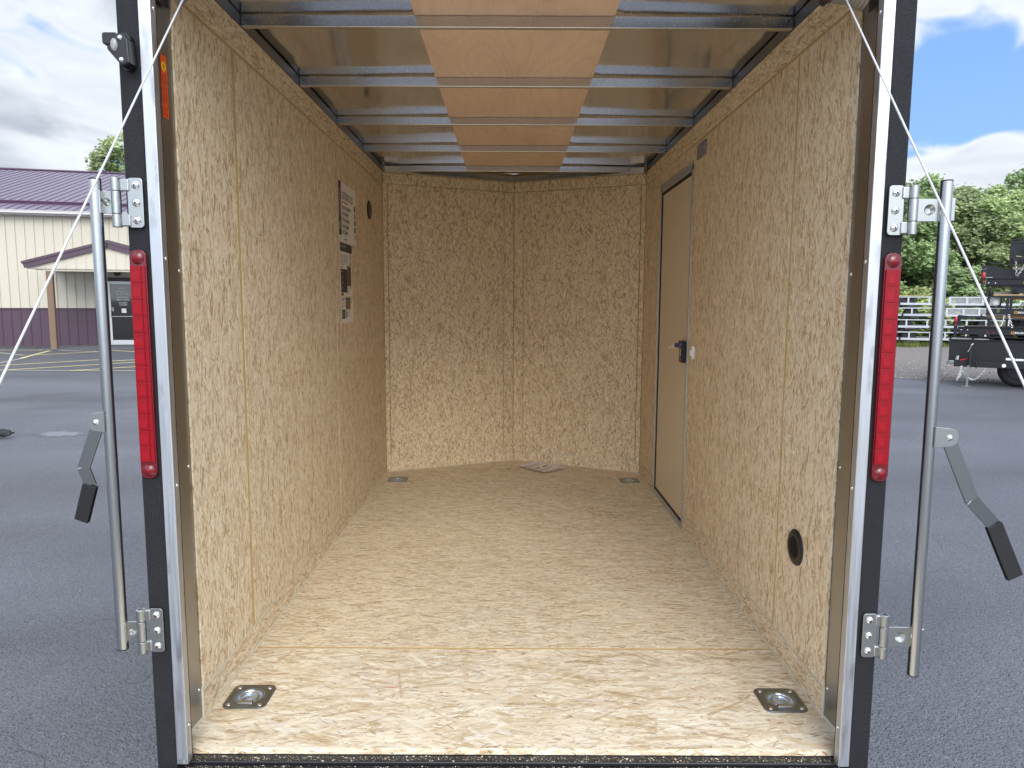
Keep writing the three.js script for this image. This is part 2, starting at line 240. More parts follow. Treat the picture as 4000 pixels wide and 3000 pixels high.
// ---------------------------------------------------------------- ground
const n2g = createNoise2D(rngOf(200));
{
  // one sheet to the horizon: fine cells near the trailer, coarse beyond, colour patches of worn and resealed asphalt
  const cuts = []; for (let v = -900; v < -36; v += 54) cuts.push(v); for (let v = -36; v <= 12; v += 0.4) cuts.push(v); for (let v = 20; v <= 900; v += 55) cuts.push(v);
  const xs = []; for (let v = -900; v < -30; v += 58) xs.push(v); for (let v = -30; v <= 30; v += 0.4) xs.push(v); for (let v = 40; v <= 900; v += 57) xs.push(v);
  const pos = [], uv = [], col = [], idx = [], nx = xs.length;
  for (const z of cuts) for (const x of xs) {
    pos.push(x, 0, z); uv.push(x, -z);
    const a = n2g(x * 0.11, z * 0.5) * 0.55 + n2g(x * 0.4 + 7, z * 1.3) * 0.34 + n2g(x * 1.4, z * 2.2 + 4) * 0.22;
    let k = 1 + 0.3 * a; let t = 0.012 * n2g(x * 0.2 + 3, z * 0.2);
    // a resealed darker strip that crosses the lot and a few dark spills
    const strip = Math.abs(z + 10.1 + 0.14 * (x + 6) + 0.5 * n2g(x * 0.4, 3)) < 0.75 && x < 0 ? 0.8 : 1;
    const spill = smooth(0.25, 0.05, Math.hypot((x - 5.2) * 0.35, (z + 8.6) * 1.6) + 0.15 * n2g(x * 1.2, z * 1.2)) + smooth(0.22, 0.05, Math.hypot((x - 4.35) * 0.9, (z + 3.3) * 1.4) + 0.1 * n2g(x * 2, z * 2));
    k *= strip * (x < 1 ? lerp(0.72, 1, smooth(-14.6, -13.2, z + 0.8 * n2g(x * 0.3, 1) + 0.1 * (x + 10))) : 1); k *= (1 - 0.4 * clamp(spill, 0, 1));
    col.push(k + t, k, k - t + 0.02);
  }
  for (let j = 0; j < cuts.length - 1; j++) for (let i = 0; i < nx - 1; i++) { const a = j * nx + i; idx.push(a, a + nx, a + 1, a + 1, a + nx, a + nx + 1); }
  const g = new THREE.BufferGeometry(); g.setAttribute('position', new THREE.Float32BufferAttribute(pos, 3)); g.setAttribute('uv', new THREE.Float32BufferAttribute(uv, 2)); g.setAttribute('color', new THREE.Float32BufferAttribute(col, 3)); g.setIndex(idx); g.computeVertexNormals();
  structure('asphalt_ground', g, std({ map: tex(asphaltCanvas, 1.9, 1.9), bumpMap: tex(asphaltBump, 1.5, 1.5, false), bumpScale: 0.018, vertexColors: true, roughness: 0.66 }));
  // gravel lot on the right, its ragged edge runs towards the camera
  const s = new THREE.Shape(); const R = rngOf(77); s.moveTo(3, 17.4);
  for (let i = 0; i <= 60; i++) { const x = 3 + i * 0.5; s.lineTo(x, 17.6 - (x - 3) * 0.62 + (x > 12 ? (x - 12) * 0.5 : 0) + 0.35 * n2g(x * 0.9, 5) + (R() - 0.5) * 0.2); }
  s.lineTo(60, 10); s.lineTo(60, 90); s.lineTo(-2, 90); s.closePath();
  const gg = new THREE.ShapeGeometry(s); gg.rotateX(-Math.PI / 2); gg.translate(0, 0.004, 0);
  structure('gravel_lot', uvm(gg), std({ map: tex(gravelCanvas, 1.6, 1.6), roughness: 0.95 }));
  const st = new THREE.InstancedMesh(new THREE.DodecahedronGeometry(0.022, 0), std({ color: rgb(0.3, 0.28, 0.26), roughness: 0.9 }), 2600), d = new THREE.Object3D(); st.name = 'loose_gravel'; shadow(st);
  for (let i = 0; i < 2600; i++) { const x = 4 + R() * 16, z = -(18.4 - (x - 3) * 0.62) - Math.pow(R(), 2) * 8 + 0.7; d.position.set(x, 0.008, z); d.scale.set(0.4 + R(), 0.3 + R() * 0.6, 0.4 + R()); d.rotation.set(R() * 3, R() * 3, 0); d.updateMatrix(); st.setMatrixAt(i, d.matrix); const v = 0.6 + R() * 0.9; st.setColorAt(i, rgb(v, v * 0.97, v * 0.93)); }
  st.userData.kind = 'stuff'; tag(st, 'loose grey gravel stones along the edge of the gravel lot', 'gravel'); scene.add(st);
  // pale chalky smear on the asphalt beside the walking shoe
  // grass strip under the white trailers
  const tuft = (() => { const gs = []; const r = rngOf(5); for (let i = 0; i < 7; i++) { const h = 0.1 + r() * 0.16, a = r() * 6.3, q = new THREE.BufferGeometry(), lean = (r() - 0.5) * 0.2, w = 0.012, ox = (r() - 0.5) * 0.14, oz = (r() - 0.5) * 0.14; q.setAttribute('position', new THREE.Float32BufferAttribute([ox - w * Math.cos(a), 0, oz - w * Math.sin(a), ox + w * Math.cos(a), 0, oz + w * Math.sin(a), ox + lean, h, oz + lean * 0.5], 3)); q.computeVertexNormals(); gs.push(plain(q)); } return mergeGeometries(gs); })();
  const grassM = std({ color: rgb(0.12, 0.17, 0.045), roughness: 0.9, side: THREE.DoubleSide });
  const gr = new THREE.InstancedMesh(tuft, grassM, 26000); gr.name = 'grass'; shadow(gr);
  for (let i = 0; i < 26000; i++) { const x = 8 + R() * 26, z = -26.0 + 0.18 * (x - 16) * 0 - 9 * R() * R() + 0.5 * n2g(x * 0.6, 2); d.position.set(x, 0, z); const q = 0.5 + R() * 0.9; d.scale.set(q, q * (0.4 + 0.6 * R()), q); d.rotation.set(0, R() * 6, 0); d.updateMatrix(); gr.setMatrixAt(i, d.matrix); const v = R(); gr.setColorAt(i, rgb(0.75 + v * 0.8, 0.8 + v * 0.4, 0.6 + v * 0.5)); }
  gr.userData.kind = 'stuff'; tag(gr, 'rough green grass growing under and behind the white stacked trailers', 'grass'); scene.add(gr);
  const ms = new THREE.Shape(); ms.moveTo(4, 26.3); for (let i = 0; i <= 40; i++) ms.lineTo(4 + i * 1.2, 26.2 + 0.3 * n2g(i * 0.7, 9)); ms.lineTo(60, 120); ms.lineTo(-60, 120); ms.lineTo(-60, 60); ms.lineTo(0, 50); ms.closePath();
  const mg2 = new THREE.ShapeGeometry(ms); mg2.rotateX(-Math.PI / 2); mg2.translate(0, 0.008, 0);
  structure('meadow_ground', uvm(mg2), std({ color: rgb(0.075, 0.1, 0.035), roughness: 1, bumpMap: tex(asphaltBump, 2.5, 2.5, false), bumpScale: 0.05 }));
}

// ---------------------------------------------------------------- the cargo trailer
const T = thing('cargo_trailer', 'black enclosed cargo trailer seen from behind with its rear open and wood panelled inside', 'trailer');
const P = (name, geos, mat, label, parent) => { const m = part(parent || T, name, geos, mat, label); if (!parent) m.position.y = G; return m; };
const W = 0.87, ZF = -3.11, ZA = -3.497;
let uo = 0; const off = () => { uo += 0.377; return uo; };
function panel(name, g, mat, spin = false, label) { return P(name, uvm(g, off(), off() * 1.7, spin), mat, label); }

{ // floor: two boards with holes where the tie-down pans sink in
  const hole = (s, x, z) => { const p = new THREE.Path(); p.absellipse(x, -z, 0.041, 0.041, 0, Math.PI * 2, true); s.holes.push(p); };
  const flat = (s) => { const g = extr(s, 0.018); g.rotateX(-Math.PI / 2); g.translate(0, -0.018, 0); return g; };
  const a = new THREE.Shape(); a.moveTo(-0.884, 0.047); a.lineTo(0.884, 0.047); a.lineTo(0.884, 0.5858); a.lineTo(-0.884, 0.5858); a.closePath(); hole(a, -0.782, -0.285); hole(a, 0.782, -0.277);
  const g1 = uvm(flat(a), 0.882, 0); P('floor_panel', g1, M.osbNear, 'paler front floor board with larger flakes');
  const b = new THREE.Shape(); b.moveTo(-0.872, 0.5972); b.lineTo(0.872, 0.5972); b.lineTo(0.872, -ZF); b.lineTo(0, -ZA); b.lineTo(-0.872, -ZF); b.closePath(); hole(b, -0.757, -2.895); hole(b, 0.765, -2.893);
  P('floor_panel', uvm(flat(b), 0.872, -0.592), M.osbMain, 'main floor board with dirty boot marks at its far end');
  P('seam_strip', bx(-0.87, 0.87, -0.012, -0.0006, -0.597, -0.586), M.seam);
}
// OSB lining of the side walls: kick board, upright panels and header board, each its own sheet
for (const s of [-1, 1]) {
  const X0 = s * W, X1 = s * (W + 0.0056), zs = s < 0 ? -0.18 : -0.2, seam = s < 0 ? -0.572 : -0.592;
  const sheet = (y0, y1, z0, z1) => bx(X0, X1, y0, y1, z0, z1, 0.0015);
  panel('kick_board', sheet(0.002, 0.082, zs, s < 0 ? -3.105 : -1.858), M.osbWall, true);
  if (s > 0) panel('kick_board', sheet(0.002, 0.075, -2.634, -3.115), M.osbWall, true);
  panel('header_board', sheet(1.931, 2.0195, zs, -3.108), M.osbWall, true);
  panel('wall_panel', sheet(0.086, 1.9215, zs, seam + 0.0042), M.osbWall);
  if (s < 0) { panel('wall_panel', sheet(0.086, 1.9215, seam - 0.0135, -1.801), M.osbWall); panel('wall_panel', sheet(0.086, 1.9215, -1.8072, -3.108), M.osbWall); }
  else { panel('wall_panel', sheet(0.086, 1.9215, seam - 0.0085, -1.858), M.osbWall); panel('wall_panel', sheet(0.079, 1.927, -2.634, -3.108), M.osbWall); panel('wall_panel', sheet(1.838, 1.927, -1.861, -2.631), M.osbWall); }
  // chamfered joints show the raw yellow edge of the board
  const jw = s < 0 ? 0.0135 : 0.0085, xs = s * (W + 0.0007), xe = s * (W + 0.0056);
  P('joint_strip', [bx(xs, xe, 0.084, 1.9285, seam - jw, seam + 0.001), bx(s * (W + 0.0006), xe, 1.9218, 1.929, zs, -3.1)], M.seam);
  const c = (a, b, r) => rod(a, b, r, 8);
  const gC = [c(V(X0 - s * 0.001, 0.084, zs - 0.006), V(X0 - s * 0.001, 0.084, s < 0 ? -3.1 : -1.87), 0.0027), c(V(X0 - s * 0.001, 0.002, zs), V(X0 - s * 0.001, 0.002, s < 0 ? -3.1 : -1.87), 0.0032), c(V(X0 + s * 0.003, 0.0, zs + 0.001), V(X0 + s * 0.003, 0.09, zs + 0.001), 0.0042), c(V(s * 0.8755, 0.001, zs), V(s * 0.886, 0.001, -0.06), 0.004)];
  if (s > 0) gC.push(c(V(X0 - 0.001, 0.077, -2.64), V(X0 - 0.001, 0.077, -3.1), 0.0027), c(V(X0 - 0.001, 0.002, -2.64), V(X0 - 0.001, 0.002, -3.1), 0.0032));
  P('caulk_bead', gC, M.caulk);
  // galvanised wall skin and posts behind the lining, black outside
  P('side_skin', s < 0 ? bx(s * 0.9, s * 0.912, -0.1, 2.075, -0.06, ZF) : [bx(0.892, 0.9, -0.1, 2.075, -0.06, -1.865), bx(0.892, 0.9, -0.1, 2.075, -2.63, ZF), bx(0.892, 0.9, 1.84, 2.075, -1.865, -2.63), bx(0.892, 0.9, -0.1, 0.03, -1.865, -2.63)], M.blackPaint);
  P('inner_post', (() => { const q = new THREE.Shape(); q.moveTo(s * 0.888, 0.028); q.lineTo(s * 0.8995, 0.028); q.lineTo(s * 0.8995, 0.3); q.lineTo(s * 0.8757, 0.3); q.lineTo(s * 0.8757, -zs - 0.002); q.closePath(); const g = extr(q, 2.068); g.rotateX(-Math.PI / 2); g.translate(0, -0.018, 0); return uvm(g); })(), M.post);
  P('corner_post', uvm(s < 0 ? bx(-0.8645, -0.9155, -0.16, 2.2, 0, -0.075, 0.004) : bx(0.8545, 0.9045, -0.16, 2.2, 0, -0.075, 0.004)), M.black, s < 0 ? 'left textured black corner post' : 'right textured black corner post');
  const j0 = s < 0 ? -0.8635 : 0.8535, j1 = s < 0 ? -0.8345 : 0.8255;
  P('door_jamb', uvm(bx(j0, j1, -0.0145, 2.1, 0.004, -0.022, 0.0022)), M.alu);
  P('door_seal', bx(j0, j1 + s * 0.001, -0.012, 2.1, -0.0222, -0.0275, 0.0018), M.rubber);
  const js = [1.825, 1.262, 0.712, 0.085];
  for (const y of js) P('screw', dome(j1, y, -0.012, 0.0048, 0.003, V(-s, 0, 0)), M.screw);
  for (const y of [1.24, 0.723, 0.09]) P('screw', dome(s < 0 ? -0.8772 : 0.8772, y, zs + 0.012, 0.0048, 0.004, V(-s, 0, 0)), M.screw);
  P('top_rail', [bx(s * 0.8685, s * 0.899, 2.0205, 2.0575, -0.06, ZF, 0.002)], M.rail);
}
{ // front wall: two faces meeting in a shallow V, each a board with bottom, top and centre strips
  const L = Math.hypot(W, ZF - ZA), ang = Math.atan2(ZF - ZA, W);
  for (const s of [-1, 1]) {
    // local u runs from the centre line (0) out to the corner (L)
    const put = (u0, u1, y0, y1, t = 0.012) => { const g = bx(u0, u1, y0, y1, 0, -t, 0.0012); if (s < 0) g.scale(-1, 1, 1); if (s < 0) { const ix = g.index; if (ix) for (let i = 0; i < ix.count; i += 3) { const a = ix.getX(i); ix.setX(i, ix.getX(i + 2)); ix.setX(i + 2, a); } else { const p = g.attributes; for (const k of Object.keys(p)) { const at = p[k], n = at.itemSize; for (let i = 0; i < at.count; i += 3) for (let c = 0; c < n; c++) { const a = at.array[i * n + c]; at.array[i * n + c] = at.array[(i + 2) * n + c]; at.array[(i + 2) * n + c] = a; } } } } const u = uvm(g, off(), off()); u.rotateY(s < 0 ? ang : -ang); u.translate(0, 0, ZA + 0.001); return u; };
    P('front_panel', put(0.078, L - 0.035, 0.079, 1.938), M.osbFront);
    P('front_edge_board', put(L - 0.031, L - 0.002, 0.079, 1.938), M.osbFront);
    P('centre_strip', put(0.0018, 0.0752, 0.079, 1.938), M.osbFront);
    P('front_kick_board', put(0.002, L - 0.003, 0.001, 0.0762), M.osbFront);
    P('front_header_board', put(0.002, L - 0.003, 1.9405, 2.008), M.osbFront);
    P('front_backing', put(-0.001, L + 0.03, -0.1, 2.07, 0.03).translate(0, 0, -0.0125), M.osbEdge);
    P('front_caulk', [[0.004, 0.0777], [0.004, 0.002]].map(([u, y]) => { const g = rod(V(u, y, 0.001), V(L - 0.01, y, 0.001), 0.0028, 8); if (s < 0) g.rotateY(Math.PI).translate(0, 0, 0.002); g.rotateY(s < 0 ? ang : -ang).translate(0, 0, ZA + 0.001); return g; }), M.caulk);
    const ch = bx(0, L - 0.01, 2.009, 2.046, 0.002, 0.03, 0.002); if (s < 0) ch.rotateY(Math.PI).translate(0, 0, 0.032); ch.rotateY(s < 0 ? ang : -ang).translate(0, 0, ZA + 0.0015);
    P('front_top_channel', uvm(ch), M.galv);
  }
}
// roof: wavy galvanised sheet over box ribs, a strip of plywood laid on the ribs
const RIB0 = -0.649, RS = 0.6185;
{
  for (let i = -1; i < 5; i++) { const z = RIB0 - RS * i; P('roof_rib', uvm(bx(-0.868, 0.868, 2.02, 2.0562, z, z - 0.024, 0.0035)), M.galv); }
  const g = new THREE.PlaneGeometry(1.8, 3.5, 150, 300); g.rotateX(Math.PI / 2); g.translate(0, 0, -1.76);
  const p = g.attributes.position, n = createNoise2D(rngOf(300));
  for (let i = 0; i < p.count; i++) {
    const x = p.getX(i), z = p.getZ(i), ph = ((z - RIB0) / RS % 1 + 1) % 1, near = Math.min(ph, 1 - ph) * RS;    // distance to the nearest rib
    const lift = smooth(0.86, 0.3, Math.abs(x));                                                      // the plywood pushes the sheet up in the middle
    const y = 2.0595 + 0.0045 * lift * 1 + 0.006 * smooth(0, 0.2, near) * (0.6 + 0.5 * n(x * 1.2, z * 0.9)) + 0.0016 * n(x * 1.6, z * 2.5) * smooth(0.01, 0.1, near);
    p.setY(i, y + (Math.abs(x) < 0.325 ? 0.002 : 0));
  }
  g.computeVertexNormals(); P('roof_sheet', uvm(g), M.sheet);
  P('ceiling_panel', uvm(bx(-0.322, 0.306, 2.0566, 2.0596, 0.0, -3.135)), M.ply, 'brown plywood strip laid along the middle of the ceiling');
  const rs = new THREE.Shape(); rs.moveTo(-0.915, -0.05); rs.lineTo(0.905, -0.05); rs.lineTo(0.905, -ZF); rs.lineTo(0, -ZA + 0.03); rs.lineTo(-0.915, -ZF); rs.closePath();
  const rg = extr(rs, 0.02); rg.rotateX(-Math.PI / 2); rg.translate(0, 2.09, 0); P('roof_skin', rg, M.blackPaint);
  P('rear_header', bx(-0.9, 0.9, 1.95, 2.2, -0.005, -0.075, 0.004), M.blackPaint);
  P('marker_tape', bx(0.0, -0.028, 2.054, 2.0564, -0.46, -0.36), std({ color: 0xe0521f, roughness: 0.6 }), 'orange tag on the ceiling plywood');
}
{ // sill under the floor edge, with sawdust and wood crumbs lying on it
  P('rear_sill', [bx(-0.905, 0.905, -0.13, -0.0195, -0.052, -0.018, 0.004), bx(-0.905, 0.905, -0.13, -0.027, -0.018, 0.012, 0.006)], M.blackPaint);
  const R = rngOf(401), gs = [];
  for (let i = 0; i < 1500; i++) { const k = R() < 0.85 ? 1 : 2.2, z = R() < 0.6 ? -0.02 - R() * 0.022 : -0.012 + 0.015 * R(), y = z < -0.018 ? -0.0192 : -0.0267; const g = new THREE.TetrahedronGeometry(0.0009 * k * (0.6 + R()), 0); g.scale(1, 0.6, 1 + R()); g.rotateY(R() * 6); g.translate((R() * 2 - 1) * 0.85, y, z); gs.push(plain(g)); }
  P('sawdust', mergeGeometries(gs), M.dust).userData.kind = 'stuff';
  // the ramp door lies open on the ground behind the trailer
  const a = V(0, -0.06, 0.03), b = V(0, -0.43, 1.9), d = b.clone().sub(a), sl = Math.atan2(a.y - b.y, b.z - a.z);
  const slab = (x0, x1, y0, y1, l0, l1) => { const g = bx(x0, x1, y0, y1, l0, l1); const u = uvm(g, off(), off()); u.rotateX(sl); u.translate(0, a.y, a.z); return u; };
  const rd = P('ramp_door', slab(-0.8, 0.8, -0.03, 0, 0.02, d.length()), M.osbNear);
  for (const q of [-0.8125, 0.8125]) P('ramp_frame', slab(q - 0.0125, q + 0.0125, -0.03, 0.004, 0.02, d.length()), M.alu, null, rd);
  P('ramp_hinge', [rod(V(-0.8, -0.07, 0.028), V(0.8, -0.07, 0.028), 0.012)], M.zinc, null, rd);
}
{ // chassis and wheels under the body
  P('chassis_beam', [bx(-0.86, -0.78, -0.2, -0.1, -0.06, -3.1), bx(0.78, 0.86, -0.2, -0.1, -0.06, -3.1), bx(-0.86, 0.86, -0.2, -0.1, -3.0, -3.1)], M.blackPaint);
  P('under_floor', bx(-0.86, 0.86, -0.05, -0.022, -0.06, -3.1), M.osbEdge);
  P('axle', rod(V(-1.0, -0.14, -1.85), V(1.0, -0.14, -1.85), 0.03), M.blackPaint);
  for (const s of [-1, 1]) { const w = P('wheel', uvm(new THREE.CylinderGeometry(0.34, 0.34, 0.2, 28).rotateZ(Math.PI / 2).translate(s * 1.04, -0.14, -1.85)), M.rubber); P('rim', new THREE.CylinderGeometry(0.2, 0.2, 0.206, 20).rotateZ(Math.PI / 2).translate(s * 1.04, -0.14, -1.85), M.zinc, null, w);
    P('fender', [bx(s * 0.915, s * 1.16, 0.22, 0.235, -1.4, -2.3, 0.004), bx(s * 0.915, s * 1.16, -0.05, 0.22, -1.4, -1.412, 0.003), bx(s * 0.915, s * 1.16, -0.05, 0.22, -2.288, -2.3, 0.003)], M.blackPaint); }
  P('coupler_beam', [bar(V(-0.6, -0.15, -3.2), V(0, -0.15, -4.5), 0.06, 0.1), bar(V(0.6, -0.15, -3.2), V(0, -0.15, -4.5), 0.06, 0.1), rod(V(0, -G, -4.3), V(0, 0, -4.3), 0.03)], M.blackPaint);
}
{ // side door on the right wall
  const z0 = -1.862, z1 = -2.632, y0 = 0.032, y1 = 1.836, fw = 0.024;
  P('door_frame', [uvm(bx(0.866, 0.885, y0, y1, z0, z0 - fw, 0.002)), uvm(bx(0.866, 0.885, y0, y1, z1, z1 + 0.045, 0.002)), uvm(bx(0.866, 0.885, y1 - 0.03, y1 + 0.018, z0, z1, 0.002)), uvm(bx(0.8685, 0.885, 0.0, y0, z0, z1, 0.002))], M.alu);
  P('door_track', uvm(bx(0.8635, 0.8665, y0, y1, z1 + 0.012, z1 + 0.022)), M.alu);
  P('side_door', uvm(bx(0.871, 0.884, y0 + 0.016, y1 - 0.035, z0 - 0.026, z1 + 0.07)), M.door, 'plain tan inner face of the side door');
  P('door_gasket', [bx(0.8665, 0.883, y0, y1 - 0.03, z1 + 0.046, z1 + 0.066, 0.003), bx(0.8675, 0.883, y1 - 0.048, y1 - 0.031, z0 - 0.025, z1 + 0.06, 0.002), bx(0.8675, 0.883, y0, y0 + 0.014, z0 - 0.025, z1 + 0.06, 0.002)], M.rubber);
  for (const y of [1.7, 1.3, 0.83, 0.4, 0.12]) { P('screw', dome(0.866, y, z0 - 0.012, 0.0045, 0.003, V(-1, 0, 0)), M.screw); P('screw', dome(0.866, y - 0.03, z1 + 0.005, 0.0045, 0.003, V(-1, 0, 0)), M.screw); }
  for (const z of [-1.95, -2.2, -2.45]) P('screw', dome(0.866, y1 + 0.004, z, 0.0045, 0.003, V(-1, 0, 0)), M.screw);
  const lock = P('door_lock', bx(0.846, 0.871, 0.862, 0.972, -1.897, -1.955, 0.004), M.plasticBlack, 'black latch with a red lever');
  P('lock_plate', bx(0.844, 0.871, 0.955, 0.972, -1.955, -1.965, 0.002), M.plasticBlack, null, lock);
  P('lock_label', bx(0.8452, 0.8465, 0.896, 0.932, -1.917, -1.926), M.white, null, lock);
  P('latch_lever', bx(0.8445, 0.85, 0.867, 0.883, -1.905, -1.935, 0.002), std({ color: rgb(0.5, 0.02, 0.04), roughness: 0.4 }), null, lock);
  const sw = P('light_switch', bx(0.857, 0.87, 0.893, 0.957, -1.728, -1.76, 0.004), M.white, 'white rocker light switch');
  P('rocker', uvm(bx(0.85, 0.858, 0.908, 0.938, -1.738, -1.75, 0.003)), M.white, null, sw);
  for (const y of [0.899, 0.951]) P('screw', dome(0.857, y, -1.744, 0.002, 0.001, V(-1, 0, 0)), M.steelDark, null, sw);
  const cp = P('cover_plate', (() => { const g = extr(roundRect(0.15, 0.066, 0.008), 0.006, 0.0015); g.rotateY(-Math.PI / 2); g.translate(0.87, 1.872, -1.712); return uvm(g); })(), std({ color: rgb(0.27, 0.25, 0.26), roughness: 0.5, metalness: 0.3 }), 'grey cover plate above the side door');
  P('screw', dome(0.8625, 1.873, -1.655, 0.004, 0.002, V(-1, 0, 0)), M.screw, null, cp);
}
// black round air vents
for (const [s, y, z] of [[1, 0.413, -0.433], [-1, 1.708, -2.648]]) {
  const prof = [[0.033, 0.006], [0.036, 0.0082], [0.044, 0.0085], [0.05, 0.008], [0.056, 0.003], [0.056, 0]].map(a => new THREE.Vector2(...a));
  const g = new THREE.LatheGeometry(prof, 36); g.rotateZ(s > 0 ? Math.PI / 2 : -Math.PI / 2); g.translate(s * W, y, z);
  const back = new THREE.CylinderGeometry(0.0349, 0.0349, 0.005, 28); back.rotateZ(Math.PI / 2); back.translate(s * (W - 0.0026), y, z);
  const v = P('air_vent', [g, back], M.plasticBlack, s > 0 ? 'black round vent low on the right wall' : 'black round vent high on the left wall');
  for (let i = -5; i <= 5; i++) { const h = Math.sqrt(0.034 ** 2 - (i * 0.0058) ** 2); const l = bx(-0.0006, 0.0006, -0.0029, 0.0029, -h, h); l.rotateZ(s * 0.45); l.translate(s * (W - 0.0066), y + i * 0.0058, z); P('louvre', l, M.plasticBlack, null, v); }
  for (const q of [1, -1]) P('screw', dome(s * (W - 0.0085), y + q * 0.044, z - q * 0.012, 0.004, 0.002, V(-s, 0, 0)), M.steelDark, null, v);
}
// recessed tie-down rings: stamped plate, pan sunk in the floor, hinged ring, bolts
for (const [x, z, turn] of [[-0.782, -0.285, 0], [0.782, -0.277, 0], [-0.757, -2.895, 0], [0.765, -2.893, 0]]) {
  const s = roundRect(0.124, 0.124, 0.022), h = new THREE.Path(); h.absellipse(0, 0, 0.0385, 0.0385, 0, Math.PI * 2, true); s.holes.push(h);
  const pl = extr(s, 0.002, 0.001); pl.rotateX(-Math.PI / 2); pl.translate(x, 0.0012, z);
  const d = P('tie_down_plate', uvm(pl), M.plate);
  const prof = [[0.0005, -0.0165], [0.02, -0.016], [0.03, -0.0125], [0.0355, -0.006], [0.0375, 0.002], [0.041, 0.0045], [0.045, 0.0032]].map(a => new THREE.Vector2(...a));
  P('tie_down_pan', new THREE.LatheGeometry(prof, 40).translate(x, 0, z), M.pan, null, d);
  const pts = []; for (let i = 0; i <= 24; i++) { const a = lerp(-0.28 * Math.PI, 1.28 * Math.PI, i / 24); pts.push(V(x + 0.024 * Math.cos(a), 0.001, z + 0.006 - 0.026 * Math.sin(a))); }
  P('tie_down_ring', new THREE.TubeGeometry(new THREE.CatmullRomCurve3(pts), 40, 0.0058, 10), M.pan, null, d);
  P('ring_clip', [bx(x - 0.022, x + 0.022, 0.002, 0.0085, z + 0.028, z + 0.043, 0.003)], M.zinc, null, d);
  P('plate_groove', [-1, 1].map(q => bx(x + q * 0.0535 - 0.002, x + q * 0.0535 + 0.002, 0.003, 0.0052, z - 0.03, z + 0.03, 0.0015)).concat([bx(x - 0.02, x + 0.02, 0.003, 0.005, z + 0.05, z + 0.0545, 0.0015)]), M.plate, null, d);
  for (const [a, b] of [[-1, -1], [1, -1], [-1, 1], [1, 1]]) P('bolt', dome(x + a * 0.045, 0.003, z + b * 0.045, 0.0075, 0.004, V(0, 1, 0)), M.screw, null, d);
}
// red light bars on the corner posts
for (const [s, xc] of [[-1, -0.8915], [1, 0.8815]]) {
  const lx = s < 0 ? -0.0 : 0.0, x0 = xc - 0.0185, x1 = xc + 0.0185, yb = 0.735, yt = 1.28;
  const base = P('tail_light', (() => { const g = extr(roundRect(0.037, yt - yb, 0.016), 0.007, 0.001); g.translate(xc, (yb + yt) / 2, 0.001); return g; })(), M.lensDark, s < 0 ? 'long red light bar on the left post' : 'long red light bar on the right post');
  const n = 12, y0 = 0.775, y1 = 1.243, st = (y1 - y0) / n;
  for (let i = 0; i < n; i++) { const a = y0 + i * st; P('lens_cell', [bx(x0 + 0.001, x1 - 0.011, a + 0.0002, a + st - 0.0002, 0.006, 0.0135, 0.0012), bx(x1 - 0.0115, x1 - 0.0015, a + 0.0001, a + st - 0.0001, 0.006, 0.0115, 0.001)], M.lens, null, base); P('reflector', bx(x0 + 0.006, x1 - 0.014, a + st * 0.16, a + st * 0.66, 0.0132, 0.0142, 0.0005), M.lensHot, null, base); }
  for (const [y, q] of [[1.262, 1], [0.753, -1]]) { P('end_cap', (() => { const g = new THREE.SphereGeometry(0.0165, 20, 12); g.scale(1, 1, 0.55); g.translate(xc, y, 0.006); return g; })(), M.lensDark, null, base); P('screw', dome(xc + 0.001, y, 0.0146, 0.0042, 0.0016, V(0, 0, 1)), M.lensHot, null, base); }
}
// hinge plates, locking bars and their handles
function hinge(s, yc, px, kx, armEnd, bend) {
  const pl = extr(roundRect(0.034, 0.112, 0.008), 0.003, 0.0008); pl.translate(px, yc, 0.0055);
  const h = P('hinge_plate', uvm(pl), M.zinc);
  for (const q of [0.04, -0.04]) P('hinge_web', uvm(bx(px + s * 0.012, kx, yc + q - 0.014, yc + q + 0.014, 0.005, 0.013, 0.003)), M.zinc, null, h);
  const kn = (a, b) => { const c = new THREE.LatheGeometry([[0.006, a], [0.0102, a], [0.0108, a + 0.001], [0.0108, b - 0.001], [0.0102, b], [0.006, b]].map(q => new THREE.Vector2(...q)), 22); c.translate(kx, yc, 0.013); return c; };
  P('hinge_knuckle', kn(0.0265, 0.056), M.zinc, null, h); P('hinge_knuckle', kn(-0.0255, 0.0255), M.zinc, null, h); P('hinge_knuckle', kn(-0.056, -0.0265), M.zinc, null, h);
  P('hinge_pin', rod(V(kx, yc - 0.054, 0.013), V(kx, yc + 0.0545, 0.013), 0.006), M.zinc, null, h);
  for (const q of [-0.04, 0, 0.04]) { P('bolt', dome(px + s * -0.002, yc + q, 0.0092, 0.0094, 0.0062, V(0, 0, 1)), M.screw, null, h); P('bolt_socket', dome(px + s * -0.002, yc + q, 0.0145, 0.003, 0.0012, V(0, 0, 1)), M.steelDark, null, h); }
  // flat arm from the knuckle to the bar, with a pressed dimple
  const x0 = kx + s * 0.008, x1 = armEnd, cx = (x0 + x1) / 2, r = Math.min(0.0135, Math.abs(x1 - x0) * 0.36);
  const sh = roundRect(Math.abs(x1 - x0), 0.05, 0.002), hp = new THREE.Path(); hp.absellipse(0, 0, r, r, 0, Math.PI * 2, true); sh.holes.push(hp);
  const ag = extr(sh, 0.0035, 0.0006); ag.translate(cx, yc, 0.012); P('hinge_arm', uvm(ag), M.zinc, null, h);
  const dg = new THREE.LatheGeometry([[0.0002, -0.005], [r * 0.42, -0.005], [r * 0.5, -0.0045], [r * 0.92, 0.002], [r * 1.12, 0.0046]].map(q => new THREE.Vector2(...q)), 28); dg.rotateX(Math.PI / 2); dg.translate(cx, yc, 0.0115); P('arm_dimple', dg, M.zinc, null, h);
  return h;
}
hinge(-1, 1.388, -0.889, -0.931, -0.966, 0); hinge(-1, 0.347, -0.8945, -0.929, -0.964, 0);
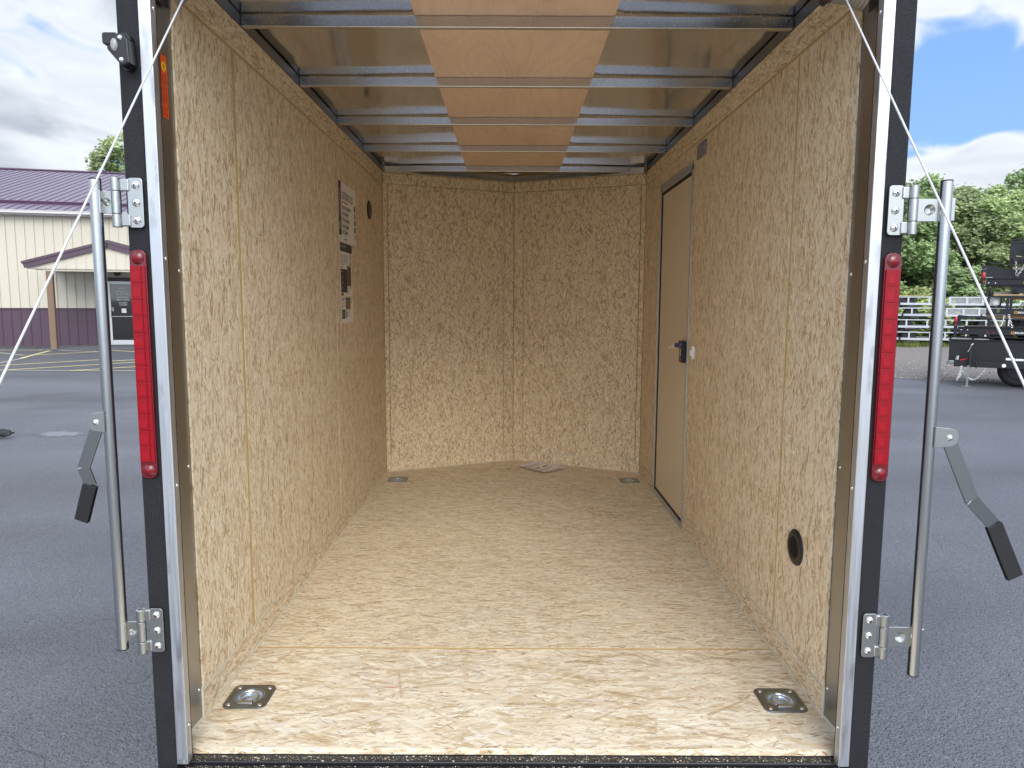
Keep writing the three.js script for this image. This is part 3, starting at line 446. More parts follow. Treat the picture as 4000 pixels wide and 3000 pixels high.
hinge(1, 1.379, 0.8795, 0.9165, 0.984, 0); hinge(1, 0.341, 0.8815, 0.915, 0.986, 0);
function lockBar(s, xt, yt, xb, yb) {
  const b = P('locking_bar', uvm(rod(V(xb, yb, 0.02), V(xt, yt, 0.02), 0.0133, 28)), M.pipe, s < 0 ? 'galvanised locking bar hanging left of the trailer' : 'galvanised locking bar hanging right of the trailer');
  P('bar_cap', [rod(V(xt, yt, 0.02), V(xt, yt + 0.003, 0.02), 0.0131, 24), rod(V(xb, yb - 0.003, 0.02), V(xb, yb, 0.02), 0.0131, 24)], M.rubber, null, b);
  const wy = s < 0 ? [1.388, 0.347] : [1.379, 0.341];
  P('weld_tab', wy.map(y => uvm(bx(s < 0 ? xt + 0.009 : xt + 0.008, s < 0 ? xt + 0.014 : xt + 0.02, y - 0.027, y + 0.027, 0.012, 0.028, 0.003))), M.zinc, null, b);
  return b;
}
const barL = lockBar(-1, -0.974, 1.438, -0.974, 0.307), barR = lockBar(1, 0.987, 1.443, 0.99, 0.247);
function strap(pts, w, t) {   // flat strap through points; its broad face looks to +z apart from the bends
  const gs = [];
  for (let i = 0; i < pts.length - 1; i++) { const a = pts[i], b = pts[i + 1], d = b.clone().sub(a).normalize(), side = d.clone().cross(V(0, 0, 1)).normalize(), nrm = side.clone().cross(d).normalize(), L = a.distanceTo(b) + 0.003; const g = new RoundedBoxGeometry(w, L, t, 2, 0.0012); g.applyMatrix4(new THREE.Matrix4().makeBasis(side, d, nrm)); g.translate((a.x + b.x) / 2, (a.y + b.y) / 2, (a.z + b.z) / 2); gs.push(uvm(g)); }
  return gs;
}
for (const [s, bar_, pv, pts, grip] of [
  [1, barR, V(1.026, 0.848, 0.03), [V(1.024, 0.858, 0.026), V(1.115, 0.687, 0.0), V(1.194, 0.616, -0.03)], V(1.262, 0.478, -0.036)],
  [-1, barL, V(-0.995, 0.876, 0.03), [V(-0.992, 0.885, 0.026), V(-1.052, 0.758, 0.004), V(-1.044, 0.714, -0.006)], V(-1.08, 0.62, -0.022)]]) {
  const k = s > 0 ? 1.1 : 0.94;
  P('handle_bracket', (() => { const sh = new THREE.Shape(); const x0 = s > 0 ? 0.992 : -0.977; sh.moveTo(x0, pv.y - 0.024); sh.lineTo(pv.x, pv.y - 0.0215); sh.absarc(pv.x, pv.y, 0.0215, s > 0 ? -Math.PI / 2 : -Math.PI / 2, Math.PI / 2, s < 0); sh.lineTo(x0, pv.y + 0.025); sh.closePath(); const g = extr(sh, 0.004, 0.0006); g.translate(0, 0, 0.034); return uvm(g); })(), M.zinc, null, bar_);
  P('bar_handle', strap(pts, 0.031 * k, 0.0055), M.zinc, null, bar_);
  P('handle_grip', strap([pts[2].clone().lerp(grip, 0.02), grip], 0.036 * k, 0.013), M.rubber, 'black rubber grip', bar_);
  P('handle_bolt', [dome(pv.x, pv.y, 0.0385, 0.0075, 0.005, V(0, 0, 1)), dome(pv.x, pv.y, 0.043, 0.004, 0.003, V(0, 0, 1))], M.screw, null, bar_);
}
{ // black loading lamp high on the left post
  const sh = new THREE.Shape(); sh.moveTo(-0.02, 0.024); sh.lineTo(0.012, 0.024); sh.lineTo(0.024, 0.012); sh.lineTo(0.026, -0.034); sh.lineTo(0.012, -0.04); sh.lineTo(-0.017, -0.006); sh.closePath();
  const g = extr(sh, 0.03, 0.003); g.translate(-0.899, 1.727, 0.006);
  const l = P('loading_lamp', g, M.plasticBlack, 'small black loading lamp on the left post');
  P('lamp_shell', extr(roundRect(0.03, 0.022, 0.004), 0.034, 0.002).translate(-0.911, 1.742, 0.005), M.plasticBlack, null, l);
  P('lamp_lens', new THREE.SphereGeometry(0.011, 18, 12).scale(0.75, 1.3, 0.5).translate(-0.902, 1.729, 0.039), M.clear, null, l);
  P('lamp_foot', [rod(V(-0.888, 1.748, 0.0), V(-0.888, 1.748, 0.02), 0.013), rod(V(-0.888, 1.694, 0.0), V(-0.888, 1.694, 0.012), 0.013)], M.plasticBlack, null, l);
  for (const [x, y, z] of [[-0.889, 1.744, 0.04], [-0.888, 1.697, 0.04]]) P('screw', dome(x, y, z - 0.001, 0.0055, 0.003, V(0, 0, 1)), M.screw, null, l);
}
// cable drums on the door spring, and the two lifting cables down to the ramp door
for (const s of [-1, 1]) {
  const cy = s < 0 ? 1.931 : 1.926, xa = s < 0 ? -0.832 : 0.842, xb = s < 0 ? -0.782 : 0.757;
  const prof = [], n = 60, Lg = Math.abs(xb - xa); for (let i = 0; i <= n; i++) { const t = i / n; prof.push(new THREE.Vector2(lerp(0.05, 0.036, smooth(0, 0.55, t)) + 0.0022 * Math.abs(Math.sin(t * 9 * Math.PI)) * (t < 0.62 ? 1 : 0.15), t * Lg)); }
  const g = new THREE.LatheGeometry([new THREE.Vector2(0.008, 0), ...prof, new THREE.Vector2(0.008, Lg)], 32); g.rotateZ(s < 0 ? -Math.PI / 2 : Math.PI / 2); g.translate(xa, cy, -0.125);
  const d = P('cable_drum', g, std({ color: rgb(0.34, 0.34, 0.34), metalness: 0.7, roughness: 0.5 }));
  P('drum_hub', new THREE.CylinderGeometry(s > 0 ? 0.042 : 0.036, 0.034, 0.012, 24).rotateZ(Math.PI / 2).translate(xb - s * 0.006, cy, -0.125), M.steelDark, null, d);
  if (s > 0) P('drum_mark', bx(xb - 0.0145, xb - 0.012, cy - 0.036, cy - 0.012, -0.12, -0.095), std({ color: rgb(0.4, 0.01, 0.05), roughness: 0.5 }), null, d);
  P('drum_bracket', [bx(s * 0.868, s * 0.872, 1.88, 1.99, -0.09, -0.16, 0.002)], M.steelDark, null, d);
  const top = s < 0 ? V(-0.8005, 1.889, -0.1) : V(0.786, 1.886, -0.1), via = s < 0 ? V(-0.88, 1.025, 0.502) : V(0.87, 1.026, 0.482), end = top.clone().lerp(via, (top.y + 0.42) / (top.y - via.y));
  const lc = P('lift_cable', [rod(top, end, 0.0022, 10)], M.cable, s < 0 ? 'thin pale cable slanting down on the left' : 'thin pale cable slanting down on the right');
  P('cable_anchor', bx(end.x - 0.01, end.x + 0.01, end.y - 0.02, end.y + 0.02, end.z - 0.01, end.z + 0.01, 0.003), M.zinc, null, lc);
}
P('spring_shaft', rod(V(-0.86, 1.93, -0.125), V(0.86, 1.93, -0.125), 0.009), M.galv);
{ // orange warning sticker on the left inner post
  const [c, g] = canvas(128, 512); g.fillStyle = '#e2501c'; g.fillRect(0, 0, 128, 512); g.fillStyle = '#e9c52a'; g.beginPath(); g.ellipse(64, 90, 46, 40, 0, 0, 7); g.fill(); g.fillStyle = '#1b1712'; g.beginPath(); g.moveTo(70, 62); g.lineTo(44, 96); g.lineTo(62, 94); g.lineTo(56, 120); g.lineTo(84, 84); g.lineTo(66, 86); g.fill();
  const R = rngOf(9); g.strokeStyle = 'rgba(70,20,8,0.75)'; for (let y = 150; y < 500; y += 9) { if (y > 395 && y < 420) continue; g.lineWidth = 3 + R() * 3; for (let k = 0; k < 3; k++) { const x = 18 + k * 34; g.beginPath(); g.moveTo(x, y + R() * 4); g.lineTo(x + 14 + R() * 16, y + 2 + R() * 6); g.stroke(); } }
  const t = new THREE.CanvasTexture(c); t.colorSpace = THREE.SRGBColorSpace;
  const q = new THREE.PlaneGeometry(0.027, 0.15); q.rotateY(Math.PI / 2); q.rotateY(-0.079); q.translate(-0.8778, 1.69, -0.139); P('warning_sticker', q, std({ map: t, roughness: 0.5 }));
}

// ---------------------------------------------------------------- papers, keys
function sheetTex(w, h, draw) { const [c, g] = canvas(w, h); g.fillStyle = '#e8e4de'; g.fillRect(0, 0, w, h); draw(g, rngOf(w + h)); const t = new THREE.CanvasTexture(c); t.colorSpace = THREE.SRGBColorSpace; t.anisotropy = 8; return t; }
function lines(g, R, x, y, w, n, dy, lw, col) { g.strokeStyle = col; g.lineWidth = lw; for (let i = 0; i < n; i++) { let q = x; const end = x + w * (i === n - 1 ? 0.55 : 0.85 + 0.15 * R()); while (q < end) { const L = 6 + R() * 22; g.beginPath(); g.moveTo(q, y + i * dy); g.lineTo(Math.min(q + L, end), y + i * dy); g.stroke(); q += L + 5; } } }
function wallPoster(name, label, w, h, y, z, t) {
  const o = thing(name, label, 'poster', -W + 0.0012, G + y, z);
  const s = new RoundedBoxGeometry(w, h, 0.0008, 1, 0.0002); s.rotateY(Math.PI / 2); part(o, 'paper', s, M.white);
  const q = new THREE.PlaneGeometry(w - 0.001, h - 0.001, 1, 1); q.rotateY(Math.PI / 2); q.translate(0.0009, 0, 0); part(o, 'print', q, std({ map: t, roughness: 0.55 })); return o;
}
wallPoster('wall_poster', 'large white poster headed OUTBACK DLX with a dark red band, uppermost on the left wall', 0.39, 0.293, 1.612, -2.078, sheetTex(780, 586, (g, R) => {
  g.fillStyle = '#4a1414'; g.fillRect(0, 0, 110, 470); g.fillStyle = '#22191b'; g.fillRect(0, 470, 110, 60); g.fillStyle = '#8d8580'; g.fillRect(8, 395, 80, 78);
  g.strokeStyle = '#cfc4bd'; g.lineWidth = 15; g.lineCap = 'round'; g.save(); g.translate(58, 340); g.rotate(-Math.PI / 2); g.beginPath(); g.moveTo(0, 10); g.bezierCurveTo(20, -40, 40, 40, 50, 0); g.bezierCurveTo(60, -50, 90, 60, 100, 0); g.bezierCurveTo(115, -40, 135, 40, 150, 0); g.bezierCurveTo(160, -40, 190, 30, 215, -10); g.lineTo(262, -34); g.stroke(); g.restore();
  g.fillStyle = '#1d1b1b'; g.save(); g.translate(152, 165); g.scale(0.98, 1.5); g.font = 'bold 74px sans-serif'; g.fillText('OUTBACK DLX', 0, 0); g.restore();
  lines(g, R, 156, 190, 470, 1, 10, 14, '#9a5a4a'); let y = 222; for (const wd of [400, 300, 340, 320, 260]) { g.fillStyle = '#5c5a5b'; g.fillRect(150, y, 22, 40); g.fillStyle = '#77706f'; g.fillRect(178, y + 4, wd - 60, 32); lines(g, R, 190, y + 20, wd - 90, 1, 8, 12, '#c9c2bd'); lines(g, R, 180, y + 50, wd + 60, 1, 8, 6, '#8d8580'); y += 62; }
  const sw = ['#5b4a42', '#8d8380', '#413a3a', '#2b2526', '#c3b8ad']; for (let i = 0; i < 5; i++) { g.fillStyle = sw[i]; g.fillRect(690, 170 + i * 74, 70, 60); } g.fillStyle = '#2a2a2a'; g.fillRect(735, 470, 10, 50);
  lines(g, R, 230, 560, 180, 1, 8, 16, '#57504f');
}));
wallPoster('wall_poster', 'narrow white sheet with navy header and dark text block, middle of three posters', 0.262, 0.272, 1.327, -2.024, sheetTex(512, 532, (g, R) => {
  g.fillStyle = '#262a3a'; g.fillRect(0, 8, 512, 86); lines(g, R, 40, 42, 400, 1, 8, 20, '#8f93a0'); lines(g, R, 120, 76, 260, 1, 8, 8, '#6c7080');
  lines(g, R, 14, 130, 330, 7, 15, 7, '#7b7674'); lines(g, R, 20, 246, 130, 1, 8, 16, '#4b4644');
  g.strokeStyle = '#2b2c33'; g.lineWidth = 18; for (const oy of [0, 75]) { g.beginPath(); g.moveTo(390, 100 + oy); g.lineTo(435, 165 + oy); g.lineTo(480, 100 + oy); g.stroke(); }
  g.fillStyle = '#b0a193'; g.fillRect(270, 215, 200, 240); g.fillStyle = '#54442f'; g.fillRect(285, 235, 165, 190); g.fillStyle = '#d8cfc4'; g.beginPath(); g.moveTo(300, 430); g.lineTo(440, 430); g.lineTo(330, 530); g.lineTo(170, 500); g.fill();
  g.fillStyle = '#1f2230'; g.fillRect(10, 265, 265, 232); for (let k = 0; k < 4; k++) { lines(g, R, 26, 290 + k * 54, 150, 1, 8, 9, '#9a9ca8'); lines(g, R, 26, 308 + k * 54, 200, 2, 12, 4, '#5f6274'); }
  g.fillStyle = '#8a6a46'; g.fillRect(10, 500, 110, 30);
}));
wallPoster('wall_poster', 'small white sheet with two orange brown wood swatches, lowest of the left wall posters', 0.262, 0.131, 1.12, -2.03, sheetTex(512, 256, (g, R) => {
  lines(g, R, 12, 16, 140, 2, 16, 11, '#4f4a48'); lines(g, R, 12, 54, 150, 5, 13, 5, '#8c8683');
  g.fillStyle = '#262c3d'; g.fillRect(175, 2, 110, 26); g.fillRect(292, 2, 90, 26); g.fillStyle = '#8a531f'; g.fillRect(175, 30, 110, 92); g.fillStyle = '#6b3a1c'; g.fillRect(292, 30, 90, 92);
  g.strokeStyle = '#444a58'; g.lineWidth = 9; g.beginPath(); g.moveTo(400, 4); g.lineTo(430, 60); g.lineTo(460, 4); g.stroke();
  g.fillStyle = '#222530'; g.fillRect(10, 122, 150, 92); g.fillStyle = '#77797f'; g.fillRect(18, 132, 54, 70); lines(g, R, 84, 148, 60, 4, 16, 7, '#9a9ca0');
  g.fillStyle = '#2b2a2c'; g.beginPath(); g.ellipse(215, 170, 22, 40, 0.1, 0, 7); g.fill(); lines(g, R, 270, 140, 100, 5, 14, 5, '#8c8683');
}));
{ // creased printed sheet lying on the floor near the nose
  const o = thing('paper_sheet', 'creased printed sheet of paper lying on the floor near the front wall', 'paper', 0.2, G + 0.001, -3.24, 0.75);
  const g = new THREE.PlaneGeometry(0.216, 0.28, 12, 14); g.rotateX(-Math.PI / 2); const p = g.attributes.position; for (let i = 0; i < p.count; i++) { const x = p.getX(i), z = p.getZ(i); p.setY(i, 0.002 + 0.006 * Math.abs(Math.sin(x * 16 + 0.4)) + 0.004 * Math.sin(z * 13 + x * 6) ** 2); } g.computeVertexNormals();
  part(o, 'sheet', g, std({ side: THREE.DoubleSide, roughness: 0.6, map: sheetTex(256, 332, (c, R) => { c.fillStyle = '#e6dcdc'; c.fillRect(0, 0, 256, 332); c.fillStyle = '#5d4a4c'; c.fillRect(20, 60, 14, 220); c.fillRect(40, 300, 180, 10); lines(c, R, 60, 60, 150, 4, 14, 6, '#6b5a58'); c.fillStyle = '#7b6a66'; c.fillRect(70, 140, 50, 34); c.fillRect(150, 150, 60, 30); lines(c, R, 60, 210, 150, 4, 14, 6, '#6b5a58'); }) }));
}
{ // key in the side door latch with a spare hanging from it
  const o = thing('key_bunch', 'two keys with a purple head hanging from the black side door latch', 'keys', 0.846, G + 0.949, -1.916);
  part(o, 'key_head', extr(roundRect(0.026, 0.022, 0.006), 0.004, 0.0008).translate(-0.018, 0.002, -0.002), std({ color: rgb(0.055, 0.03, 0.11), roughness: 0.45 }));
  part(o, 'key_blade', bx(-0.006, 0.004, -0.002, 0.006, -0.001, 0.001), M.screw);
  const r = new THREE.TorusGeometry(0.009, 0.0009, 8, 24); r.translate(-0.034, 0.0, 0); part(o, 'key_ring', r, M.screw);
  const k2 = bx(-0.028, 0, -0.003, 0.003, -0.001, 0.001, 0.0008); k2.rotateZ(0.22); k2.translate(-0.036, -0.004, 0.003); part(o, 'spare_key', k2, M.screw);
  part(o, 'tag_wire', rod(V(-0.034, -0.008, 0), V(-0.06, -0.022, 0), 0.0006, 6), M.screw);
}

// ---------------------------------------------------------------- office building on the left
const font = await new FontLoader().loadAsync('fonts/droid/droid_sans_bold.typeface.json');
function text(str, size, depth, cx = true) { const g = new TextGeometry(str, { font, size, depth, curveSegments: 3, bevelEnabled: false }); g.computeBoundingBox(); if (cx) g.translate(-(g.boundingBox.max.x + g.boundingBox.min.x) / 2, 0, 0); return g; }
{
  const B = thing('office_building', 'cream metal clad building with purple roof, purple base and a gabled porch', 'building', -18.479, 0, -24.046, 13 * Math.PI / 180);
  const cream = std({ color: rgb(0.56, 0.515, 0.415), roughness: 0.5 }), purple = std({ color: rgb(0.075, 0.04, 0.062), roughness: 0.42 }), purpleDark = std({ color: rgb(0.05, 0.025, 0.04), roughness: 0.4 }), roofM = std({ color: rgb(0.185, 0.145, 0.2), roughness: 0.42, metalness: 0.2 }), roofGuard = std({ color: rgb(0.075, 0.035, 0.07), roughness: 0.4 }), gut = std({ color: rgb(0.62, 0.6, 0.58), roughness: 0.4 });
  const s0 = -7, s1 = 15, wallTop = 4.72, dBack = -21, R = rngOf(500);
  // wall sheeting: cream above, purple below, each with pressed ribs; door opening left free
  const da = 3.64, db = 4.78;
  part(B, 'wall', [bx(s0, da, 1.36, wallTop, 0, -0.1), bx(db, s1, 1.36, wallTop, 0, -0.1), bx(da, db, 2.5, wallTop, 0, -0.1), bx(s0, s0 + 0.1, 0, wallTop, -0.1, dBack), bx(s1 - 0.1, s1, 0, wallTop, -0.1, dBack), bx(s0, s1, 0, wallTop, dBack, dBack - 0.1)], cream);
  const ribs = [], lowRibs = []; for (let s = s0 + 0.1; s < s1; s += 0.305) { const inDoor = s > da - 0.03 && s < db + 0.03; ribs.push(bx(s - 0.025, s + 0.025, inDoor ? 2.52 : 1.37, wallTop, 0.032, 0)); if (!inDoor) lowRibs.push(bx(s - 0.022, s + 0.022, 0.04, 1.31, 0.024, 0.002)); }
  part(B, 'siding_rib', ribs, cream).userData.kind = 'stuff';
  const wp = part(B, 'wainscot', [bx(s0, da, 0, 1.36, 0.002, -0.1), bx(db, s1, 0, 1.36, 0.002, -0.1)], purple); part(wp, 'wainscot_rib', lowRibs, purple).userData.kind = 'stuff';
  part(B, 'trim_strip', [bx(s0, da, 1.325, 1.375, 0.035, 0), bx(db, s1, 1.325, 1.375, 0.035, 0)], purpleDark);
  // main roof
  const ez = 0.32, rz = -10.6, ey = 4.79, ry = 7.86, L = Math.hypot(ez - rz, ry - ey), a = Math.atan2(ry - ey, ez - rz);
  const slope = (g, front) => { g.rotateX(front ? a : Math.PI - a); return g; };
  const pl = (x0, x1, u0, u1, t0, t1) => { const g = bx(x0, x1, t0, t1, -u0, -u1); g.rotateX(a); g.translate(0, ey, ez); return g; };
  const roof = part(B, 'roof', [pl(s0 - 0.3, s1 + 0.3, 0, L, 0, 0.05), (() => { const g = bx(s0 - 0.3, s1 + 0.3, 0, 0.05, 0, -L); g.rotateX(-a); g.translate(0, ry + 0.0, rz); return g; })()], roofM);
  const rr = []; for (let s = s0; s < s1 + 0.2; s += 0.305) rr.push(pl(s - 0.02, s + 0.02, 0.0, L, 0.05, 0.075)); part(roof, 'roof_rib', rr, roofM).userData.kind = 'stuff';
  part(roof, 'snow_guard', [pl(s0 - 0.3, s1 + 0.3, 1.22, 1.3, 0.05, 0.16)], roofGuard);
  part(roof, 'ridge_cap', [bx(s0 - 0.3, s1 + 0.3, ry + 0.02, ry + 0.1, rz + 0.2, rz - 0.2, 0.03)], roofGuard);
  part(B, 'fascia', bx(s0 - 0.3, s1 + 0.3, 4.66, 4.79, ez, ez - 0.04), gut); part(B, 'soffit', bx(s0 - 0.3, s1 + 0.3, 4.655, 4.67, ez - 0.03, 0), gut);
  part(B, 'gutter', [bx(s0 - 0.3, s1 + 0.3, 4.7, 4.8, ez + 0.002, ez + 0.12, 0.02), bx(s0 - 0.3, s1 + 0.3, 4.785, 4.81, ez + 0.1, ez + 0.14, 0.008)], gut);
  // gabled porch
  const pf = 2.4, xl = 1.9, xm = 4.42, xr = 6.94, ye = 2.94, yp = 3.66, ps = Math.atan2(yp - ye, xm - xl), pL = Math.hypot(xm - xl, yp - ye);
  for (const sd of [-1, 1]) { const mk = (u0, u1, t0, t1, d0, d1) => { const g = bx(u0, u1, t0, t1, d0, d1); if (sd > 0) g.rotateY(Math.PI).translate(0, 0, d0 + d1); g.rotateZ(sd < 0 ? ps : -ps); g.translate(sd < 0 ? xl : xr, ye, 0); return g; };
    const pr = part(B, 'porch_roof', mk(-0.04, pL, -0.06, 0.0, pf + 0.12, 0.04), purple); part(pr, 'porch_fascia', [mk(-0.04, pL, -0.24, -0.08, pf + 0.13, pf + 0.1), mk(-0.06, pL, -0.09, -0.004, pf + 0.16, pf + 0.1)], purple); const rbs = []; for (let k = 0; k < 8; k++) rbs.push(mk(0, pL, 0, 0.02, pf - k * 0.3, pf - k * 0.3 - 0.04)); part(pr, 'porch_roof_rib', rbs, purple).userData.kind = 'stuff'; }
  const gs = new THREE.Shape(); gs.moveTo(xl + 0.06, 2.69); gs.lineTo(xr - 0.06, 2.69); gs.lineTo(xr - 0.06, ye - 0.12); gs.lineTo(xm, yp - 0.1); gs.lineTo(xl + 0.06, ye - 0.12); gs.closePath(); const gg = extr(gs, 0.05); gg.translate(0, 0, pf - 0.02); const gable = part(B, 'porch_gable', gg, cream);
  const gr = []; for (let s = xl + 0.3; s < xr; s += 0.305) { const top = yp - 0.3 - Math.abs(s - xm) * 0.286; if (top > 2.78) gr.push(bx(s - 0.02, s + 0.02, 2.7, top, pf + 0.048, pf + 0.03)); } part(gable, 'gable_rib', gr, cream).userData.kind = 'stuff';
  part(B, 'porch_ceiling', bx(xl + 0.06, xr - 0.06, 2.69, 2.72, 0.03, pf - 0.02), cream);
  part(B, 'porch_beam', [bx(2.42, 6.5, 2.62, 2.69, pf - 0.02, pf - 0.16)], cream);
  const wood = std({ color: rgb(0.2, 0.135, 0.09), roughness: 0.85, bumpMap: tex(brushed, 0.2, 2, false), bumpScale: 0.01 });
  for (const s of [2.58, 6.26]) part(B, 'porch_post', uvm(bx(s - 0.1, s + 0.1, 0, 2.64, pf - 0.02, pf - 0.2, 0.03)), wood);
  part(B, 'porch_slab', bx(xl + 0.3, xr - 0.3, 0, 0.02, 0, pf + 0.1), std({ color: rgb(0.12, 0.12, 0.125), roughness: 0.9 }));
  // glazed door with opening hours
  const al = std({ color: rgb(0.55, 0.56, 0.56), roughness: 0.35, metalness: 0.5 }), glass = new THREE.MeshPhysicalMaterial({ color: rgb(0.008, 0.009, 0.011), roughness: 0.04, clearcoat: 0.4 });
  const dr = part(B, 'entrance_door', [bx(da, da + 0.09, 0.02, 2.36, 0.03, -0.06, 0.006), bx(db - 0.09, db, 0.02, 2.36, 0.03, -0.06, 0.006), bx(da + 0.09, db - 0.09, 2.26, 2.36, 0.03, -0.06, 0.006), bx(da + 0.09, db - 0.09, 0.02, 0.19, 0.03, -0.06, 0.006), bx(da + 0.09, db - 0.09, 1.06, 1.075, 0.025, -0.05)], al);
  part(dr, 'pane', bx(da + 0.09, db - 0.09, 0.19, 1.06, 0, -0.01), glass); part(dr, 'pane', bx(da + 0.09, db - 0.09, 1.075, 2.26, 0, -0.01), glass);
  part(dr, 'door_pull', bx(da + 0.035, da + 0.095, 1.05, 1.3, 0.03, 0.085, 0.015), al);
  const white = std({ color: rgb(0.6, 0.6, 0.6), roughness: 0.6 }), cx = da + 0.5; let ty = 2.06; const tx = [];
  for (const [t, z, sc, dy] of [['HOURS', 0.068, 1, 0.105], ['MON-FRIDAY', 0.05, 1, 0.095], ['8AM - 5PM', 0.06, 1, 0.115], ['SATURDAY', 0.056, 1, 0.095], ['8AM-12PM', 0.06, 1, 0.105], ['SUNDAY', 0.054, 1, 0.075], ['CLOSED', 0.05, 1, 0.1]]) { const g = text(t, z, 0.002); g.translate(cx, ty, 0.001); tx.push(g); ty -= dy; }
  part(dr, 'lettering', tx, white);
  part(dr, 'notice', [bx(cx - 0.07, cx + 0.09, 1.2, 1.36, 0.001, 0.003)], M.white); part(dr, 'sticker', [bx(da + 0.1, da + 0.17, 1.26, 1.4, 0.001, 0.003)], std({ color: rgb(0.3, 0.33, 0.35), roughness: 0.5 }));
  part(B, 'door_header', bx(da - 0.02, db + 0.02, 2.37, 2.5, 0.04, -0.06), purpleDark);
  const lampG = new THREE.LatheGeometry([[0.002, 0.0], [0.1, 0.0], [0.115, 0.02], [0.105, 0.07], [0.06, 0.12], [0.004, 0.13]].map(q => new THREE.Vector2(...q)), 20); lampG.rotateX(0.9); lampG.translate(4.02, 2.62, 0.09);
  const lm = part(B, 'porch_lamp', [lampG, bx(3.99, 4.05, 2.6, 2.68, 0.0, 0.1, 0.01)], std({ color: rgb(0.06, 0.06, 0.05), roughness: 0.5 })); part(lm, 'lamp_glass', new THREE.CylinderGeometry(0.07, 0.07, 0.01, 18).rotateX(0.9).translate(4.02, 2.615, 0.1), M.white);
  part(B, 'outlet_box', bx(3.38, 3.5, 0.5, 0.62, 0.03, 0.08, 0.01), std({ color: rgb(0.3, 0.26, 0.27), roughness: 0.6 }));
  part(B, 'inner_floor', bx(s0, s1, 0, 0.012, -0.1, dBack), std({ color: rgb(0.05, 0.05, 0.05), roughness: 0.9 }));
}
{ // painted parking lines in front of the building
  const paint = std({ color: rgb(0.62, 0.53, 0.24), roughness: 0.8 }), faded = std({ color: rgb(0.4, 0.37, 0.29), roughness: 0.85 });
  const segs = [[-18.5, -21.85, -15.62, -22.06], [-14.0, -18.6, -15.2, -21.75], [-14.999, -21.914, -13.37, -21.42], [-13.335, -21.366, -14.4, -19.9], [-13.3, -22.03, -11.2, -20.8], [-13.48, -17.03, -13.95, -18.7], [-12.92, -16.24, -11.45, -18.25], [-12.02, -14.97, -9.6, -18.0], [-12.2, -15.03, -8.6, -14.99], [-10.357, -14.956, -8.7, -16.8], [-11.0, -17.6, -9.6, -19.1], [-14.6, -19.6, -16.6, -21.0]];
  segs.forEach(([x0, z0, x1, z1], i) => { const a = V(x0, 0.0035, z0), b = V(x1, 0.0035, z1), g = new THREE.BoxGeometry(0.1, 0.003, a.distanceTo(b)); g.rotateY(Math.atan2(b.x - a.x, b.z - a.z)); g.translate((x0 + x1) / 2, 0.0046 + 0.0007 * i, (z0 + z1) / 2); structure('parking_line', g, i % 3 === 2 ? faded : paint); });
  // pale dried splash on the asphalt near the walker
  const s = new THREE.Shape(), R = rngOf(88); for (let i = 0; i <= 40; i++) { const t = i / 40 * Math.PI * 2, r = 1 + 0.8 * (R() - 0.5); const x = 0.3 * Math.cos(t) * r, y = 0.16 * Math.sin(t) * r; i ? s.lineTo(x, y) : s.moveTo(x, y); }
  const g = new THREE.ShapeGeometry(s); g.rotateX(-Math.PI / 2); g.translate(-5.6, 0.004, -7.0); structure('dried_splash', uvm(g), std({ color: rgb(0.21, 0.215, 0.235), roughness: 0.9, bumpMap: tex(asphaltBump, 1.5, 1.5, false), bumpScale: 0.009 }));
}

// ---------------------------------------------------------------- trees
const leafClump = (() => { const gs = [], R = rngOf(600); for (let i = 0; i < 9; i++) { const w = 0.075 + R() * 0.05, h = 0.05 + R() * 0.03, g = new THREE.BufferGeometry(); g.setAttribute('position', new THREE.Float32BufferAttribute([-w, 0, 0, 0, h * 0.9, 0.012, w, 0, 0.01, 0, -h * 0.9, -0.008], 3)); g.setIndex([0, 3, 1, 1, 3, 2]); const q = g.toNonIndexed(); q.rotateX(-1.1 + (R() - 0.5) * 2.4); q.rotateY(R() * 6.3); q.translate((R() - 0.5) * 0.42, (R() - 0.5) * 0.34, (R() - 0.5) * 0.42); q.computeVertexNormals(); gs.push(plain(q)); } return mergeGeometries(gs); })();
const barkM = std({ color: rgb(0.1, 0.085, 0.07), roughness: 0.95 });
const leafM = new THREE.MeshPhysicalMaterial({ color: rgb(1, 1, 1), roughness: 0.75, side: THREE.DoubleSide, transmission: 0.35, thickness: 0 });
const leafV = leafM.clone(); leafV.vertexColors = true;
